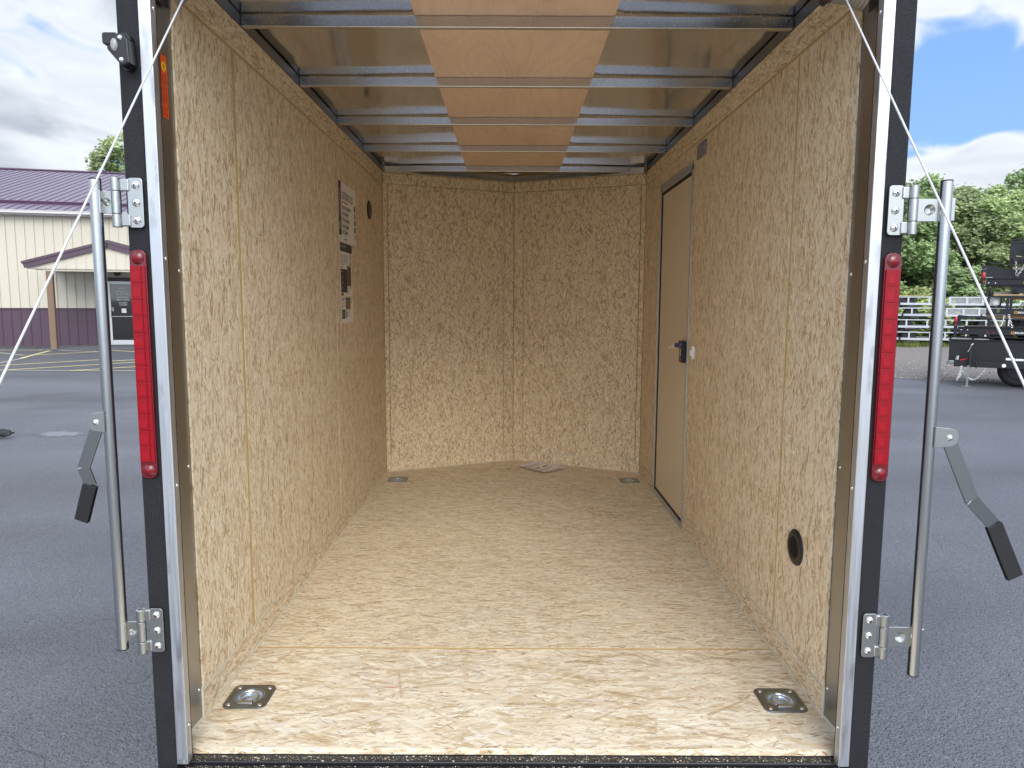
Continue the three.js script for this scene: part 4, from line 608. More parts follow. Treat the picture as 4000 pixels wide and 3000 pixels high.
function foliage(name, blobs, n, size, tint, R, baked = true) {
  const d = new THREE.Object3D(), mats = [], cols = []; let tot = 0; const acc = blobs.map(b => tot += b.r * b.r);
  for (let i = 0; i < n; i++) { const pick = R() * tot; let k = acc.findIndex(v => v >= pick); if (k < 0) k = blobs.length - 1; const b = blobs[k]; let x, y, z, l; do { x = R() * 2 - 1; y = R() * 2 - 1; z = R() * 2 - 1; l = Math.hypot(x, y, z); } while (l > 1 || l < 0.05); const rr = b.r * Math.pow(l, 0.25) / l * (0.72 + 0.4 * R());
    d.position.set(b.x + x * rr, b.y + y * rr * 0.8, b.z + z * rr); d.rotation.set((R() - 0.5) * 0.9, R() * 6.3, (R() - 0.5) * 0.9); const s = size * (0.7 + R() * 0.6); d.scale.set(s, s, s); d.updateMatrix(); mats.push(d.matrix.clone());
    const v = b.v * (0.75 + R() * 0.5), w = R() * 0.25; cols.push([(tint[0] + w * 0.05) * v, tint[1] * v, tint[2] * v]); }
  if (!baked) { const m = new THREE.InstancedMesh(leafClump, leafM, n); m.name = name; mats.forEach((q, i) => { m.setMatrixAt(i, q); m.setColorAt(i, rgb(...cols[i])); }); return shadow(m); }
  const src = leafClump.attributes.position, c = src.count, pos = new Float32Array(n * c * 3), col = new Float32Array(n * c * 3), v = V();
  for (let i = 0; i < n; i++) for (let j = 0; j < c; j++) { v.fromBufferAttribute(src, j).applyMatrix4(mats[i]); const o = (i * c + j) * 3; pos[o] = v.x; pos[o + 1] = v.y; pos[o + 2] = v.z; col[o] = cols[i][0]; col[o + 1] = cols[i][1]; col[o + 2] = cols[i][2]; }
  const g = new THREE.BufferGeometry(); g.setAttribute('position', new THREE.BufferAttribute(pos, 3)); g.setAttribute('color', new THREE.BufferAttribute(col, 3)); g.computeVertexNormals();
  const m = new THREE.Mesh(g, leafV); m.name = name; return shadow(m);
}
function tree(name, label, x, z, h, rad, base, seed, tint, n, size = 1, group) {
  const t = thing(name, label, name.includes('bush') ? 'bush' : 'tree', x, 0, z, 0, group), R = rngOf(seed), blobs = [], limbs = [];
  limbs.push(rod(V(0, 0, 0), V((R() - 0.5) * 0.5, h * 0.5, 0), 0.03 * h * 0.9, 9, 0.018 * h)); limbs.push(rod(V(0, h * 0.48, 0), V((R() - 0.5) * 0.4, h * 0.82, 0), 0.018 * h, 8, 0.006 * h));
  const nb = Math.round(26 + rad * 9);
  for (let i = 0; i < nb; i++) { const u = R(), a = R() * 6.283, yy = lerp(base, h * 0.93, Math.pow(u, 0.9)), k = (yy - base) / (h - base), env = rad * Math.sqrt(Math.max(0.05, 1 - Math.pow(Math.abs(k - 0.42) / 0.62, 2.2))), q = env * Math.sqrt(0.25 + 0.75 * R()); const b = { x: Math.cos(a) * q, y: yy, z: Math.sin(a) * q, r: rad * (0.16 + 0.17 * R()), v: 0.75 + 0.5 * R() }; blobs.push(b); if (i % 2 === 0) limbs.push(rod(V(0, lerp(h * 0.2, yy, 0.6), 0), V(b.x * 0.92, b.y, b.z * 0.92), 0.0075 * h, 6, 0.002 * h)); }
  if (!name.includes('bush')) part(t, 'trunk', limbs, barkM); else part(t, 'stem', limbs.slice(0, 12), barkM);
  t.add(foliage('crown', blobs, n, size, tint, R)); return t;
}
const LG = [0.37, 0.46, 0.2], MG = [0.27, 0.38, 0.145], YG = [0.41, 0.49, 0.165];
tree('tall_tree', 'tall airy tree rising above the purple roof on the left', -25.6, -50, 13.1, 3.3, 6, 701, LG, 2000, 1.35);
tree('broadleaf_tree', 'dark green tree behind the white stack, nearest the trailer post', 20.2, -36.5, 7.3, 2.6, 0.6, 702, MG, 4200, 1.15);
tree('broadleaf_tree', 'tall tree in the back row between the two white stacks', 23.1, -41, 9.3, 2.9, 1.6, 703, MG, 4200, 1.25);
tree('broadleaf_tree', 'pale green tree with spreading crown left of the black stack', 25.4, -37.5, 8.2, 2.5, 1.8, 704, LG, 4600, 1.15);
tree('broadleaf_tree', 'big bright green tree behind the topmost black trailer', 28.6, -39, 9.1, 3.1, 1.5, 705, LG, 5000, 1.2);
tree('broadleaf_tree', 'green tree at the right edge behind the black trailers', 32.0, -41, 9.6, 3.2, 1.5, 706, MG, 3600, 1.3);
tree('broadleaf_tree', 'tree half hidden by the black corner post at the wood edge', 17.4, -40, 8.0, 2.8, 1.0, 707, MG, 2600, 1.3);
for (const [x, z, h, r, c, n, l] of [[18.4, -30.2, 2.3, 1.0, YG, 1500, 'yellow green bush behind the left white stack'], [20.6, -31.5, 3.4, 1.15, MG, 1700, 'dark bush between the white stacks and the pale tree'], [22.9, -32.5, 2.9, 1.3, LG, 1700, 'broad green bush behind the right white stack'], [25.5, -33, 2.6, 1.2, YG, 1700, 'bright bush behind the stacked black trailers'], [15.9, -31, 2.2, 1.1, YG, 1200, 'low bush left of the white stack beside the trailer post']]) tree('wild_bush', l, x, z, h, r, 0.2, 800 + Math.round(x * 7), c, n, 0.95, 'bushes along the wood edge');
{ const R = rngOf(900), blobs = []; for (let i = 0; i < 260; i++) { const x = -30 + R() * 90; blobs.push({ x, y: 0.6 + R() * 7.0, z: -54 - R() * 6 - Math.max(0, -x) * 0.3, r: 1.3 + R() * 1.3, v: 0.6 + R() * 0.5 }); } const f = foliage('far_woodland', blobs, 16000, 2.0, [0.14, 0.22, 0.08], R, false); f.userData.kind = 'stuff'; tag(f, 'dense far woodland closing the view behind the nearer trees', 'woodland'); scene.add(f); }

// ---------------------------------------------------------------- white aluminium trailers in two stacks
const whiteAl = std({ color: rgb(0.5, 0.525, 0.545), roughness: 0.42, metalness: 0.25 });
function whiteTrailer(len, ups, mesh) {
  const t = new THREE.Group(), h = 0.33, w = 1.5, q = 0.035;
  for (const z of [0, -w]) { part(t, 'side_rail', bx(0, len, 0, 0.085, z, z - 0.05), whiteAl); if (z === 0) part(t, 'top_rail', bx(0, len, h - 0.04, h, z, z - 0.04), whiteAl); if (z === 0) for (const x of ups) part(t, 'upright', bx(x, x + 0.06, 0.085, h - 0.04, z - 0.004, z - 0.036), whiteAl); }
  part(t, 'end_rail', [bx(0, 0.05, 0, 0.08, -0.05, -w), bx(len - 0.05, len, 0, 0.08, -0.05, -w), bx(0, 0.04, h - 0.04, h, -0.04, -0.4)], whiteAl);
  part(t, 'deck', bx(0.05, len - 0.05, 0.05, 0.075, -0.05, -w), std({ color: rgb(0.3, 0.29, 0.27), roughness: 0.7 }));
  for (const z of [0.02, -w + 0.2]) { const wh = part(t, 'wheel', new THREE.CylinderGeometry(0.25, 0.25, 0.15, 20).rotateX(Math.PI / 2).translate(len * 0.64, 0.1, z - 0.16), M.rubber); part(wh, 'hub', new THREE.CylinderGeometry(0.09, 0.09, 0.155, 14).rotateX(Math.PI / 2).translate(len * 0.64, 0.1, z - 0.16), M.steelDark); }
  part(t, 'tongue', [bar(V(0.1, 0.03, -0.2), V(-0.9, 0.02, -w / 2), 0.05, 0.06), bar(V(0.1, 0.03, -w + 0.2), V(-0.9, 0.02, -w / 2), 0.05, 0.06)], whiteAl);
  part(t, 'tail_jack', [rod(V(len * 0.5, -0.1, 0.03), V(len * 0.5, 0.1, 0.03), 0.03), rod(V(len * 0.62, -0.06, 0.0), V(len * 0.86, -0.03, -0.1), 0.035)], M.steelDark); part(t, 'cross_bar', [bx(0.3, len - 0.3, -0.05, 0, -0.3, -0.36), bx(0.2, 0.8, -0.07, -0.03, 0.02, -0.05)], M.steelDark);
  if (mesh) { const gs = []; for (let y = 0.1; y < h - 0.05; y += 0.022) gs.push(bx(0.06, 1.55, y, y + 0.009, 0.01, 0.003)); for (let x = 0.07; x < 1.55; x += 0.022) gs.push(bx(x, x + 0.009, 0.09, h - 0.04, 0.012, 0.006)); part(t, 'mesh_gate', gs, std({ color: rgb(0.4, 0.4, 0.42), roughness: 0.5, metalness: 0.4 })); part(t, 'gate_frame', [0, 0.56, 1.08, 1.52].map(x => bx(x, x + 0.07, 0.0, h, 0.03, 0.0)).concat([bx(0, 1.59, h - 0.045, h + 0.004, 0.032, 0.0), bx(0, 1.59, 0.0, 0.08, 0.034, 0.0)]), whiteAl); }
  return t;
}
const ord = ['topmost', 'second from the top', 'third from the top', 'lowest'];
const upsA = [0.05, 0.75, 1.38, 2.1], wt = whiteTrailer(2.2, upsA, false), wm = whiteTrailer(2.4, [0.04, 0.6, 1.1, 1.5, 1.9, 2.3], true);
[1.625, 1.195, 0.737, 0.256].forEach((y, i) => { const c = i ? wt.clone() : wt; c.name = numbered('white_utility_trailer'); c.position.set(14.25 + [0, 0.14, -0.05, 0.06][i], y, -27.0 + 0.03 * i); c.rotation.y = -0.42 + [0.02, -0.05, 0.04, 0][i]; scene.add(c); tag(c, `white aluminium utility trailer, ${ord[i]} in the stack beside the black trailer post`, 'trailer', 'white utility trailers stacked on the grass'); });
const wn = whiteTrailer(2.2, upsA, false);
[1.613, 1.185, 0.737, 0.256].forEach((y, i) => { const c = i === 0 ? wm : i === 1 ? wm.clone() : wn.clone(); c.name = numbered('white_utility_trailer'); c.position.set(i === 0 ? 17.02 : i === 1 ? 16.9 : 16.82, y, -26.25 + 0.03 * i); c.rotation.y = -0.42 + [0, 0.05, -0.03, 0.03][i]; scene.add(c); tag(c, i < 2 ? `white trailer with grey mesh gate, ${ord[i]} in stack behind black trailers` : `white open sided trailer, ${ord[i]} in stack behind the black trailers`, 'trailer', 'white utility trailers stacked on the grass'); });
{ const p = thing('timber_block', 'wooden block standing in the topmost white trailer of the left stack', 'timber', 14.75, 1.7, -26.6); part(p, 'block', bx(-0.09, 0.09, 0, 0.28, 0, -0.1, 0.004), std({ color: rgb(0.42, 0.25, 0.12), roughness: 0.8 })); part(p, 'plank', bx(-0.1, 1.5, 0.28, 0.3, 0.05, -0.12), std({ color: rgb(0.5, 0.36, 0.2), roughness: 0.8 })); }

// ---------------------------------------------------------------- black trailers stacked at the right edge
const BA = 34 * Math.PI / 180, PX = (p) => { const m = (p - 2000) / 2786; return (m * 14.5 - 8.914) / (Math.cos(BA) + m * Math.sin(BA)); }, PY = (p) => 7.831 - 0.005197 * p, ZB = 0;   // along the stack and up it
const stacked = (name, label, cat, x = 0, y = 0, z = 0) => thing(name, label, cat, 8.9 + x * Math.cos(BA) - z * Math.sin(BA), y, -12.8 + x * Math.sin(BA) + z * Math.cos(BA), -BA);
const bk = M.blackPaint, redM = new THREE.MeshPhysicalMaterial({ color: rgb(0.5, 0.01, 0.02), roughness: 0.3, clearcoat: 0.6 }), timber = std({ color: rgb(0.46, 0.31, 0.17), roughness: 0.8 });
function chain(a, b, sag, link = 0.045) { const n = Math.max(4, Math.round((a.distanceTo(b) + sag * 1.6) / (link * 0.72))), gs = []; const at = t => V(lerp(a.x, b.x, t), lerp(a.y, b.y, t) - sag * 4 * t * (1 - t), lerp(a.z, b.z, t)); for (let i = 0; i < n; i++) { const p = at(i / n), q = at((i + 1) / n), g = new THREE.TorusGeometry(link * 0.36, link * 0.1, 6, 10); g.scale(1.45, 0.85, 1); if (i % 2) g.rotateX(Math.PI / 2); g.applyQuaternion(new THREE.Quaternion().setFromUnitVectors(V(1, 0, 0), q.clone().sub(p).normalize())); g.translate((p.x + q.x) / 2, (p.y + q.y) / 2, (p.z + q.z) / 2); gs.push(g); } return gs; }
function badge(t, x, y, z) { part(t, 'badge', bx(x, x + 0.05, y - 0.026, y + 0.026, z, z + 0.003), std({ color: rgb(0.6, 0.3, 0.04), roughness: 0.5 })); part(t, 'badge_letter', text('B', 0.038, 0.002).translate(x + 0.025, y - 0.019, z + 0.003), M.blackPaint); part(t, 'lettering', text('BELMONT', 0.036, 0.002, false).translate(x + 0.058, y - 0.018, z + 0.001), M.white); }
function wheelAt(t, x, y, z, r = 0.35) { const w = part(t, 'wheel', new THREE.TorusGeometry(r - 0.09, 0.09, 12, 32).translate(x, y, z), M.rubber); part(w, 'rim', new THREE.CylinderGeometry(r - 0.1, r - 0.1, 0.1, 22).rotateX(Math.PI / 2).translate(x, y, z), M.steelDark); }
{ // lowest: tub trailer standing on its jack
  const t = stacked('tub_trailer', 'black tub trailer on its jack, lowest of the black stack on the right', 'trailer'), z = ZB - 0.12;
  const x0 = PX(3711), x1 = 3.8, yb = 0.5, yt = 0.92;
  part(t, 'tub', [bx(x0, x1, yb, yt, z, z - 0.04), bx(x0, x0 + 0.04, yb, yt, z - 0.04, z - 1.7), bx(x0, x1, yb, yt, z - 1.7, z - 1.74), bx(x1 - 0.04, x1, yb, yt, z - 0.04, z - 1.7), bx(x0 + 0.04, x1 - 0.04, yb, yb + 0.04, z - 0.04, z - 1.7)], bk);
  part(t, 'tub_lip', [bx(x0 - 0.02, x1, yt, yt + 0.025, z + 0.025, z - 0.05, 0.004)], bk);
  part(t, 'rim_rail', [bx(x0, x1, 0.985, 1.01, z - 0.01, z - 0.035), bx(x0, x0 + 0.025, yt + 0.025, 0.985, z - 0.01, z - 0.035), bx(PX(3800), PX(3800) + 0.025, yt + 0.025, 0.985, z - 0.01, z - 0.035), bx(PX(3872), PX(3872) + 0.025, yt + 0.025, 0.985, z - 0.01, z - 0.035)], bk);
  part(t, 'white_board', [bx(x0 + 0.03, PX(3798), yt + 0.02, 0.972, z - 0.06, z - 0.09), bx(PX(3804), PX(3868), yt + 0.02, 0.965, z - 0.06, z - 0.09)], M.white);
  part(t, 'tongue', [bx(PX(3735), x1, 0.4, 0.515, ZB + 0.05, ZB - 0.03, 0.006)], bk);
  part(t, 'coupler', [bx(PX(3715), PX(3740), 0.45, 0.52, ZB + 0.045, ZB - 0.03, 0.012), rod(V(PX(3716), 0.44, ZB), V(PX(3716), 0.5, ZB), 0.04, 14), rod(V(PX(3746), 0.515, ZB + 0.01), V(PX(3750), 0.62, ZB + 0.01), 0.04, 10, 0.03)], M.zinc);
  part(t, 'coupler_latch', [bx(PX(3735), PX(3755), 0.41, 0.54, ZB + 0.055, ZB + 0.04, 0.005)], bk);
  part(t, 'red_lever', bar(V(PX(3758), 0.53, ZB + 0.02), V(PX(3786), 0.56, ZB + 0.02), 0.025, 0.02), redM);
  const jk = part(t, 'jack', [rod(V(PX(3797), 0.4, ZB + 0.1), V(PX(3797), 0.83, ZB + 0.1), 0.03, 14)], bk); part(jk, 'jack_leg', [bx(PX(3789), PX(3797), 0.02, 0.44, ZB + 0.09, ZB + 0.13), bx(PX(3786), PX(3800), 0.16, 0.19, ZB + 0.08, ZB + 0.14)], M.zinc); part(jk, 'jack_foot', bx(PX(3770), PX(3812), 0.006, 0.022, ZB + 0.02, ZB + 0.2), M.zinc); part(jk, 'crank_handle', [rod(V(PX(3805), 0.87, ZB + 0.1), V(PX(3797), 0.84, ZB + 0.13), 0.012), rod(V(PX(3800), 0.85, ZB + 0.14), V(PX(3790), 0.72, ZB + 0.14), 0.01), rod(V(PX(3792), 0.72, ZB + 0.14), V(PX(3786), 0.715, ZB + 0.14), 0.012)], M.zinc);
  part(t, 'safety_chain', [...chain(V(PX(3763), 0.41, ZB + 0.06), V(PX(3860), 0.37, ZB + 0.06), 0.24), ...chain(V(PX(3767), 0.41, ZB + 0.08), V(PX(3752), 0.12, ZB + 0.1), 0.02), ...chain(V(PX(3766), 0.4, ZB + 0.08), V(PX(3764), 0.2, ZB + 0.1), 0.01)], M.screw);
  part(t, 'cable_loom', new THREE.TubeGeometry(new THREE.CatmullRomCurve3([V(PX(3790), 0.54, ZB + 0.06), V(PX(3808), 0.55, ZB + 0.08), V(PX(3822), 0.5, ZB + 0.09), V(PX(3824), 0.38, ZB + 0.09)]), 20, 0.01, 8), M.rubber);
  part(t, 'frame_plate', [new THREE.CylinderGeometry(0.035, 0.035, 0.01, 18).rotateX(Math.PI / 2).translate(PX(3932), 0.455, ZB + 0.052), bx(PX(3938), PX(3974), 0.555, 0.6, z + 0.004, z), bx(PX(3976), PX(4010), 0.55, 0.59, z + 0.004, z)], M.white);
  wheelAt(t, PX(3992), 0.35, ZB - 0.5); wheelAt(t, PX(3992) + 0.85, 0.35, ZB - 0.5);
}
{ // second: low utility trailer with tail lights
  const t = stacked('black_utility_trailer', 'black utility trailer with oval red lights, resting on the tub trailer', 'trailer'), x0 = PX(3729), x1 = 3.9, z = ZB;
  part(t, 'side_beam', [bx(x0 + 0.05, x1, 1.05, 1.19, z, z - 0.06, 0.004), bx(x0 + 0.02, x1, 1.192, 1.222, z + 0.03, z - 0.08, 0.004), bx(x0 + 0.05, x1, 1.05, 1.19, z - 1.6, z - 1.66, 0.004)], bk);
  part(t, 'side_rail', [bar(V(PX(3738), 1.425, z), V(PX(3876), 1.362, z), 0.03, 0.04), bar(V(PX(3876), 1.362, z), V(x1, 1.355, z), 0.03, 0.04), bx(x0, x1, 1.36, 1.4, z - 1.6, z - 1.65)], bk);
  for (const [x, w] of [[3858, 0.045], [3929, 0.045], [4010, 0.045]]) part(t, 'upright', bx(PX(x) - w / 2, PX(x) + w / 2, 1.22, 1.37, z, z - 0.04), bk);
  part(t, 'upright', bx(PX(3741) - 0.02, PX(3741) + 0.035, 1.22, 1.42, z, z - 0.05), bk);
  const lp = part(t, 'light_post', bx(PX(3724), PX(3738), 1.02, 1.4, z + 0.03, z - 0.05, 0.004), bk); part(lp, 'oval_light', new THREE.SphereGeometry(0.05, 18, 12).scale(0.5, 1.28, 0.35).translate(PX(3731), 1.345, z + 0.03), redM); part(lp, 'marker_light', bx(PX(3727), PX(3734), 1.23, 1.255, z + 0.028, z + 0.036, 0.003), redM);
  part(t, 'silver_rod', rod(V(PX(3737), 1.205, z + 0.04), V(PX(3764), 1.205, z + 0.04), 0.012), M.zinc);
  for (const x of [3753, 3778]) part(t, 'rivet', dome(PX(x), 1.14, z, 0.012, 0.008, V(0, 0, 1)), M.screw); for (const x of [3857, 3881]) part(t, 'side_marker', dome(PX(x), 1.1, z, 0.012, 0.008, V(0, 0, 1)), redM);
  part(t, 'axle_gear', [bx(PX(3866), PX(3960), 0.985, 1.045, z - 0.1, z - 0.5, 0.01), rod(V(PX(3880), 1.0, z - 0.1), V(PX(3880), 1.0, z - 1.5), 0.03)], M.steelDark);
  part(t, 'deck', bx(x0 + 0.1, x1, 1.16, 1.19, z - 0.06, z - 1.6), timber); badge(t, PX(3949), 1.1, z); wheelAt(t, PX(4015), 1.27, z - 0.35, 0.3);
  part(t, 'white_fender', [bx(PX(3862), PX(3880), 1.315, 1.33, z - 0.5, z - 0.8), bar(V(PX(3845), 1.23, z - 0.6), V(PX(3862), 1.31, z - 0.6), 0.02, 0.3)], whiteAl);
}
{ const p = stacked('timber_beam', 'pale timber beam laid between the second and third black trailers', 'timber', PX(3853), 1.365, ZB - 0.12); part(p, 'beam', bx(0, 1.6, 0, 0.078, 0, -0.09, 0.004), timber); part(p, 'beam', bx(0.3, 1.6, 0, 0.075, -1.2, -1.3, 0.004), timber); }
{ // third: caged utility trailer
  const t = stacked('black_utility_trailer', 'black trailer with tall uprights and a white tank, middle of the black stack', 'trailer'), x0 = PX(3846), x1 = 3.9, z = ZB + 0.02;
  part(t, 'side_beam', [bx(x0, x1, PY(1228), PY(1206), z, z - 0.06, 0.004), bx(x0, x1, PY(1228), PY(1206), z - 1.5, z - 1.56, 0.004)], bk); part(t, 'top_rail', [bx(x0, x1, PY(1164), PY(1157), z, z - 0.04), bx(x0, x1, PY(1164), PY(1157), z - 1.5, z - 1.54), bx(x0, x0 + 0.04, PY(1164), PY(1157), z - 0.04, z - 1.5)], bk);
  for (const x of [3851, 3926, 3940, 3996]) part(t, 'upright', bx(PX(x) - 0.024, PX(x) + 0.024, PY(1206), PY(1164), z, z - 0.04), bk);
  part(t, 'white_tank', new THREE.LatheGeometry([[0.001, 0], [0.07, 0], [0.08, 0.02], [0.08, 0.13], [0.075, 0.15], [0.001, 0.155]].map(q => new THREE.Vector2(...q)), 22).translate(PX(3877), PY(1193), z - 0.18), M.white);
  part(t, 'winch', [rod(V(PX(3895), PY(1200), z - 0.2), V(PX(3895), PY(1176), z - 0.2), 0.03), rod(V(PX(3900), PY(1196), z - 0.2), V(PX(3912), PY(1200), z - 0.2), 0.01)], M.steelDark); part(t, 'green_strap', new THREE.TorusGeometry(0.025, 0.004, 8, 20).scale(0.7, 1, 1).translate(PX(3892), PY(1213), z + 0.01), std({ color: rgb(0.45, 0.55, 0.2), roughness: 0.6 }));
  part(t, 'safety_chain', [...chain(V(PX(3918), PY(1233), z + 0.06), V(PX(3907), PY(1272), z + 0.08), 0.01, 0.05), ...chain(V(PX(3934), PY(1228), z + 0.06), V(PX(3952), PY(1275), z + 0.06), 0.0, 0.05)], M.screw);
  part(t, 'white_post', [bx(PX(3843), PX(3853), PY(1237), PY(1217), z - 0.2, z - 0.3), bx(PX(3855), PX(3868), PY(1230), PY(1217), z - 0.2, z - 0.3)], whiteAl);
  badge(t, PX(3955), PY(1219), z); part(t, 'deck', bx(x0, x1, PY(1226), PY(1220), z - 0.06, z - 1.5), timber);
  part(t, 'fender', bar(V(PX(3975), PY(1203), z - 0.6), V(PX(3990), PY(1180), z - 0.6), 0.02, 0.3), whiteAl);
}
{ const p = stacked('timber_beam', 'weathered timber planks lying across the top rail of the middle black trailer', 'timber', PX(3870), PY(1156), ZB); part(p, 'plank', bx(0, 1.5, 0, 0.022, 0, -0.14), timber); part(p, 'plank', bar(V(0.0, 0.02, -0.25), V(0.42, 0.05, -0.3), 0.1, 0.02), std({ color: rgb(0.5, 0.42, 0.32), roughness: 0.8 })); part(p, 'block', bx(0.32, 0.47, -0.085, -0.03, -0.06, -0.16, 0.003), std({ color: rgb(0.5, 0.29, 0.11), roughness: 0.8 })); }
{ // fourth: dump trailer with sloping side
  const t = stacked('dump_trailer', 'black dump trailer with a sloping side and red light, second from the top', 'trailer'), x0 = PX(3834), x1 = 4, z = ZB + 0.03;
  const s = new THREE.Shape(); s.moveTo(x0, PY(1086)); s.lineTo(x0, PY(1042)); s.lineTo(PX(4000), PY(1068)); s.lineTo(x1, PY(1085)); s.closePath(); const g = extr(s, 0.04); g.translate(0, 0, z - 0.04); const g2 = g.clone(); g2.translate(0, 0, -1.6); part(t, 'tub', [g, g2, bx(x0, x0 + 0.04, PY(1086), PY(1042), z - 0.04, z - 1.6)], bk);
  part(t, 'side_beam', [bx(x0 + 0.01, x1, PY(1117), PY(1095), z, z - 0.07, 0.004), bx(x0 - 0.02, x1, PY(1094), PY(1084), z + 0.03, z - 0.08, 0.004), bx(x0, x1, PY(1117), PY(1095), z - 1.5, z - 1.57)], bk); part(t, 'tub_rail', bar(V(PX(3838), PY(1031), z), V(PX(3990), PY(1052), z), 0.02, 0.02), bk);
  part(t, 'light_post', bx(PX(3815), PX(3833), PY(1112), PY(1043), z + 0.02, z - 0.06, 0.008), bk); part(t, 'oval_light', new THREE.SphereGeometry(0.06, 18, 12).scale(0.5, 1.15, 0.35).translate(PX(3825), PY(1081), z + 0.02), redM); part(t, 'marker_light', bx(PX(3825), PX(3830), PY(1110), PY(1100), z + 0.02, z + 0.03, 0.003), redM); part(t, 'silver_rod', [rod(V(PX(3832), PY(1089), z + 0.045), V(PX(3860), PY(1089), z + 0.045), 0.012), bx(PX(3812), PX(3832), PY(1059), PY(1055), z + 0.02, z - 0.02)], M.zinc);
  for (const x of [3846, 3872]) part(t, 'rivet', dome(PX(x), PY(1109), z, 0.013, 0.008, V(0, 0, 1)), M.screw); badge(t, PX(3982), PY(1108), z);
  part(t, 'axle_gear', [bx(PX(3935), PX(4010), PY(1147), PY(1120), z - 0.1, z - 0.5, 0.01), bx(PX(3945), PX(3962), PY(1160), PY(1120), z - 0.2, z - 0.26), rod(V(PX(3950), PY(1140), z - 0.1), V(PX(3950), PY(1140), z - 1.5), 0.035)], M.steelDark); part(t, 'corner_leg', bx(PX(3840), PX(3850), PY(1156), PY(1117), z - 0.04, z - 0.1), bk);
}
{ const p = stacked('timber_beam', 'short pale timber under the topmost black trailer', 'timber', PX(3935), PY(1060), ZB); part(p, 'beam', bx(0, 0.9, 0, 0.045, 0, -0.1, 0.003), std({ color: rgb(0.55, 0.45, 0.28), roughness: 0.8 })); }
{ // topmost
  const t = stacked('tub_trailer', 'black tub trailer with hanging chains, topmost of the black stack', 'trailer'), x0 = PX(3922), x1 = 4, z = ZB + 0.02;
  part(t, 'tub', [bx(x0, x1, PY(1026), PY(960), z, z - 0.04), bx(x0, x0 + 0.04, PY(1026), PY(960), z - 0.04, z - 1.6), bx(x0, x1, PY(1026), PY(960), z - 1.6, z - 1.64)], bk); part(t, 'tub_lip', [bar(V(PX(3918), PY(960), z), V(x1, PY(945), z), 0.05, 0.025), bar(V(PX(3920), PY(949), z), V(x1, PY(930), z), 0.02, 0.02)], bk);
  part(t, 'tongue', [bx(PX(3932), x1, PY(1028), PY(1014), z + 0.2, z + 0.1, 0.005), rod(V(PX(3930), PY(1022), z + 0.15), V(PX(3942), PY(1020), z + 0.15), 0.03)], bk); part(t, 'jack', rod(V(PX(3992), PY(1020), z + 0.12), V(PX(3992), PY(965), z + 0.12), 0.032), bk); part(t, 'green_strap', bar(V(PX(3943), PY(1013), z + 0.21), V(PX(3964), PY(1015), z + 0.21), 0.012, 0.012), std({ color: rgb(0.4, 0.5, 0.12), roughness: 0.6 }));
  part(t, 'safety_chain', [...chain(V(PX(3944), PY(1030), z + 0.16), V(PX(3951), PY(1080), z + 0.1), 0.0, 0.055), ...chain(V(PX(3988), PY(1028), z + 0.16), V(PX(3956), PY(1082), z + 0.1), 0.02, 0.055)], M.screw);
}

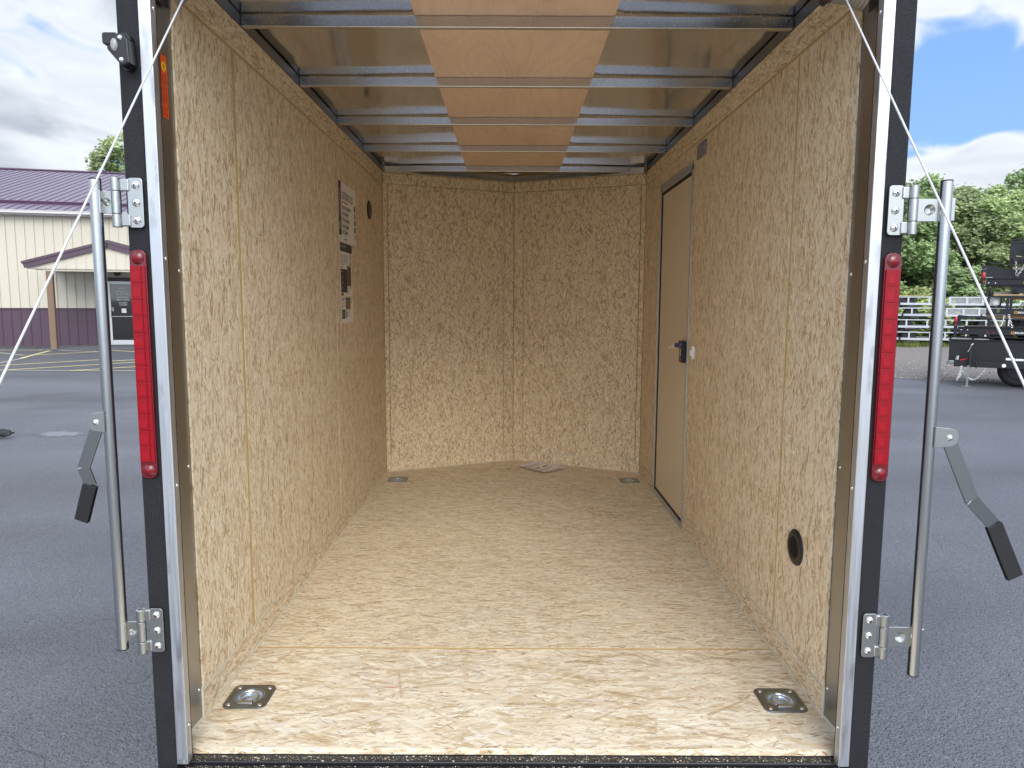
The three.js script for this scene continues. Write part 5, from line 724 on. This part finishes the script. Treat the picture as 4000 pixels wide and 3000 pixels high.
// ---------------------------------------------------------------- the walker whose shoe shows at the left edge
{
  const o = thing('person', 'person in dark trousers and a black shoe stepping in at the left edge', 'person', -6.3, 0, -6.8);
  // local: x is the walking direction
  const B = []; const bone = (a, b, ra, rb) => B.push([V(...a), V(...b), ra, rb]);
  bone([-0.42, 0.95, 0], [-0.41, 1.15, 0], 0.125, 0.12); bone([-0.41, 1.15, 0], [-0.39, 1.4, 0], 0.125, 0.14); bone([-0.39, 1.4, 0.15], [-0.39, 1.4, -0.15], 0.065, 0.065); bone([-0.39, 1.42, 0], [-0.37, 1.56, 0], 0.06, 0.055);
  bone([-0.42, 0.93, 0.09], [-0.2, 0.54, 0.1], 0.092, 0.062); bone([-0.2, 0.54, 0.1], [0.035, 0.15, 0.1], 0.06, 0.045); bone([-0.42, 0.93, -0.09], [-0.5, 0.5, -0.1], 0.092, 0.062); bone([-0.5, 0.5, -0.1], [-0.78, 0.16, -0.1], 0.06, 0.045);
  for (const s of [-1, 1]) { const e = [-0.42 + s * -0.08, 1.13, s * 0.25], h = [-0.3 + s * -0.16, 0.9, s * 0.25]; bone([-0.39, 1.4, s * 0.19], e, 0.055, 0.043); bone(e, h, 0.042, 0.03); bone(h, [h[0] + 0.03, h[1] - 0.08, h[2]], 0.034, 0.036); for (let f = 0; f < 4; f++) bone([h[0] + 0.02 + f * 0.014 - 0.01, h[1] - 0.09, h[2] + 0.01], [h[0] + 0.05 + f * 0.014, h[1] - 0.165 + Math.abs(f - 1.5) * 0.01, h[2] - s * 0.02], 0.0105, 0.009); bone([h[0] + 0.04, h[1] - 0.04, h[2] - s * 0.01], [h[0] + 0.085, h[1] - 0.1, h[2] - s * 0.03], 0.012, 0.01); }
  function mesh(bones, c, half, res, k) {
    const mc = new MarchingCubes(res, new THREE.MeshBasicMaterial(), true, true, 400000); mc.isolation = 0; const f = mc.field;
    const p = V(), ab = V(), ap = V();
    for (let z = 0; z < res; z++) for (let y = 0; y < res; y++) for (let x = 0; x < res; x++) { p.set(c[0] + (x / res * 2 - 1) * half, c[1] + (y / res * 2 - 1) * half, c[2] + (z / res * 2 - 1) * half); let acc = 0; let mn = 1e9; for (const [a, b, ra, rb] of bones) { ab.subVectors(b, a); ap.subVectors(p, a); const t = clamp(ap.dot(ab) / ab.lengthSq(), 0, 1); const d = ap.addScaledVector(ab, -t).length() - lerp(ra, rb, t); acc += Math.exp(-d * k); if (d < mn) mn = d; } f[z * res * res + y * res + x] = mn > 0.3 ? -mn : Math.log(acc) / k; }
    mc.update(); const n = mc.count, g = new THREE.BufferGeometry(); g.setAttribute('position', new THREE.Float32BufferAttribute(mc.positionArray.slice(0, n * 3), 3)); g.setAttribute('normal', new THREE.Float32BufferAttribute(mc.normalArray.slice(0, n * 3), 3)); g.scale(half, half, half); g.translate(...c); return g;
  }
  const skin = std({ color: rgb(0.42, 0.25, 0.18), roughness: 0.6 }), cloth = std({ color: rgb(0.02, 0.02, 0.024), roughness: 0.9 }), hair = std({ color: rgb(0.04, 0.028, 0.02), roughness: 0.8 });
  const H = [[V(-0.365, 1.66, 0), V(-0.345, 1.7, 0), 0.088, 0.092], [V(-0.34, 1.6, 0), V(-0.3, 1.585, 0), 0.06, 0.045], [V(-0.255, 1.66, 0), V(-0.24, 1.635, 0), 0.011, 0.016], [V(-0.36, 1.665, 0.088), V(-0.365, 1.64, 0.086), 0.018, 0.012], [V(-0.36, 1.665, -0.088), V(-0.365, 1.64, -0.086), 0.018, 0.012], [V(-0.268, 1.6, 0.02), V(-0.268, 1.6, -0.02), 0.009, 0.009], [V(-0.37, 1.5, 0), V(-0.365, 1.6, 0), 0.054, 0.056]];
  const all = mesh(B, [-0.4, 0.85, 0], 0.86, 110, 60), head = mesh(H, [-0.34, 1.62, 0], 0.2, 70, 90);
  const ct = []; const p = all.attributes.position; for (let i = 0; i < p.count; i++) { const y = p.getY(i), az = Math.abs(p.getZ(i)); const bare = (y < 0.93 && y > 0.68 && az > 0.2) || y > 1.46; ct.push(...(bare ? [0.42, 0.25, 0.18] : y > 0.98 ? [0.03, 0.035, 0.05] : [0.016, 0.016, 0.018])); }
  all.setAttribute('color', new THREE.Float32BufferAttribute(ct, 3)); const bm = shadow(new THREE.Mesh(all, std({ vertexColors: true, roughness: 0.9 }))); bm.name = 'body'; o.add(bm);
  const hm = part(bm, 'head', head, skin); const hg = new THREE.SphereGeometry(0.102, 24, 16, 0, 6.3, 0, 1.75); hg.rotateZ(0.42); hg.scale(1.02, 1.02, 0.98); hg.translate(-0.362, 1.69, 0); part(bm, 'hair', hg, hair); part(bm, 'eye', [new THREE.SphereGeometry(0.011, 12, 8).translate(-0.268, 1.668, 0.032), new THREE.SphereGeometry(0.011, 12, 8).translate(-0.268, 1.668, -0.032)], M.white);
  const shoe = (x, y, z, tilt) => { const sh = [[V(-0.06, 0.055, 0), V(0.02, 0.06, 0), 0.046, 0.046], [V(0.02, 0.055, 0), V(0.14, 0.04, 0.005), 0.045, 0.042], [V(0.14, 0.04, 0.005), V(0.2, 0.036, 0.004), 0.042, 0.034], [V(-0.02, 0.06, 0), V(-0.01, 0.13, 0), 0.045, 0.05]]; const g = mesh(sh, [0.06, 0.06, 0], 0.2, 60, 90); g.rotateZ(tilt); g.translate(x, y, z); const m = part(o, 'shoe', g, std({ color: rgb(0.022, 0.022, 0.025), roughness: 0.7 })); const so = new THREE.Shape(); so.moveTo(-0.1, 0.0); so.quadraticCurveTo(0.08, -0.005, 0.235, 0.02); so.lineTo(0.24, 0.034); so.quadraticCurveTo(0.08, 0.014, -0.1, 0.02); so.closePath(); const sg = extr(so, 0.074, 0.004); sg.translate(0, 0, -0.037); sg.rotateZ(tilt); sg.translate(x, y, z); part(m, 'sole', sg, std({ color: rgb(0.05, 0.05, 0.055), roughness: 0.8 })); };
  shoe(0.09, 0.012, 0.1, 0.12); shoe(-0.74, 0.07, -0.1, -0.4);
}

renderer.render(scene, camera);
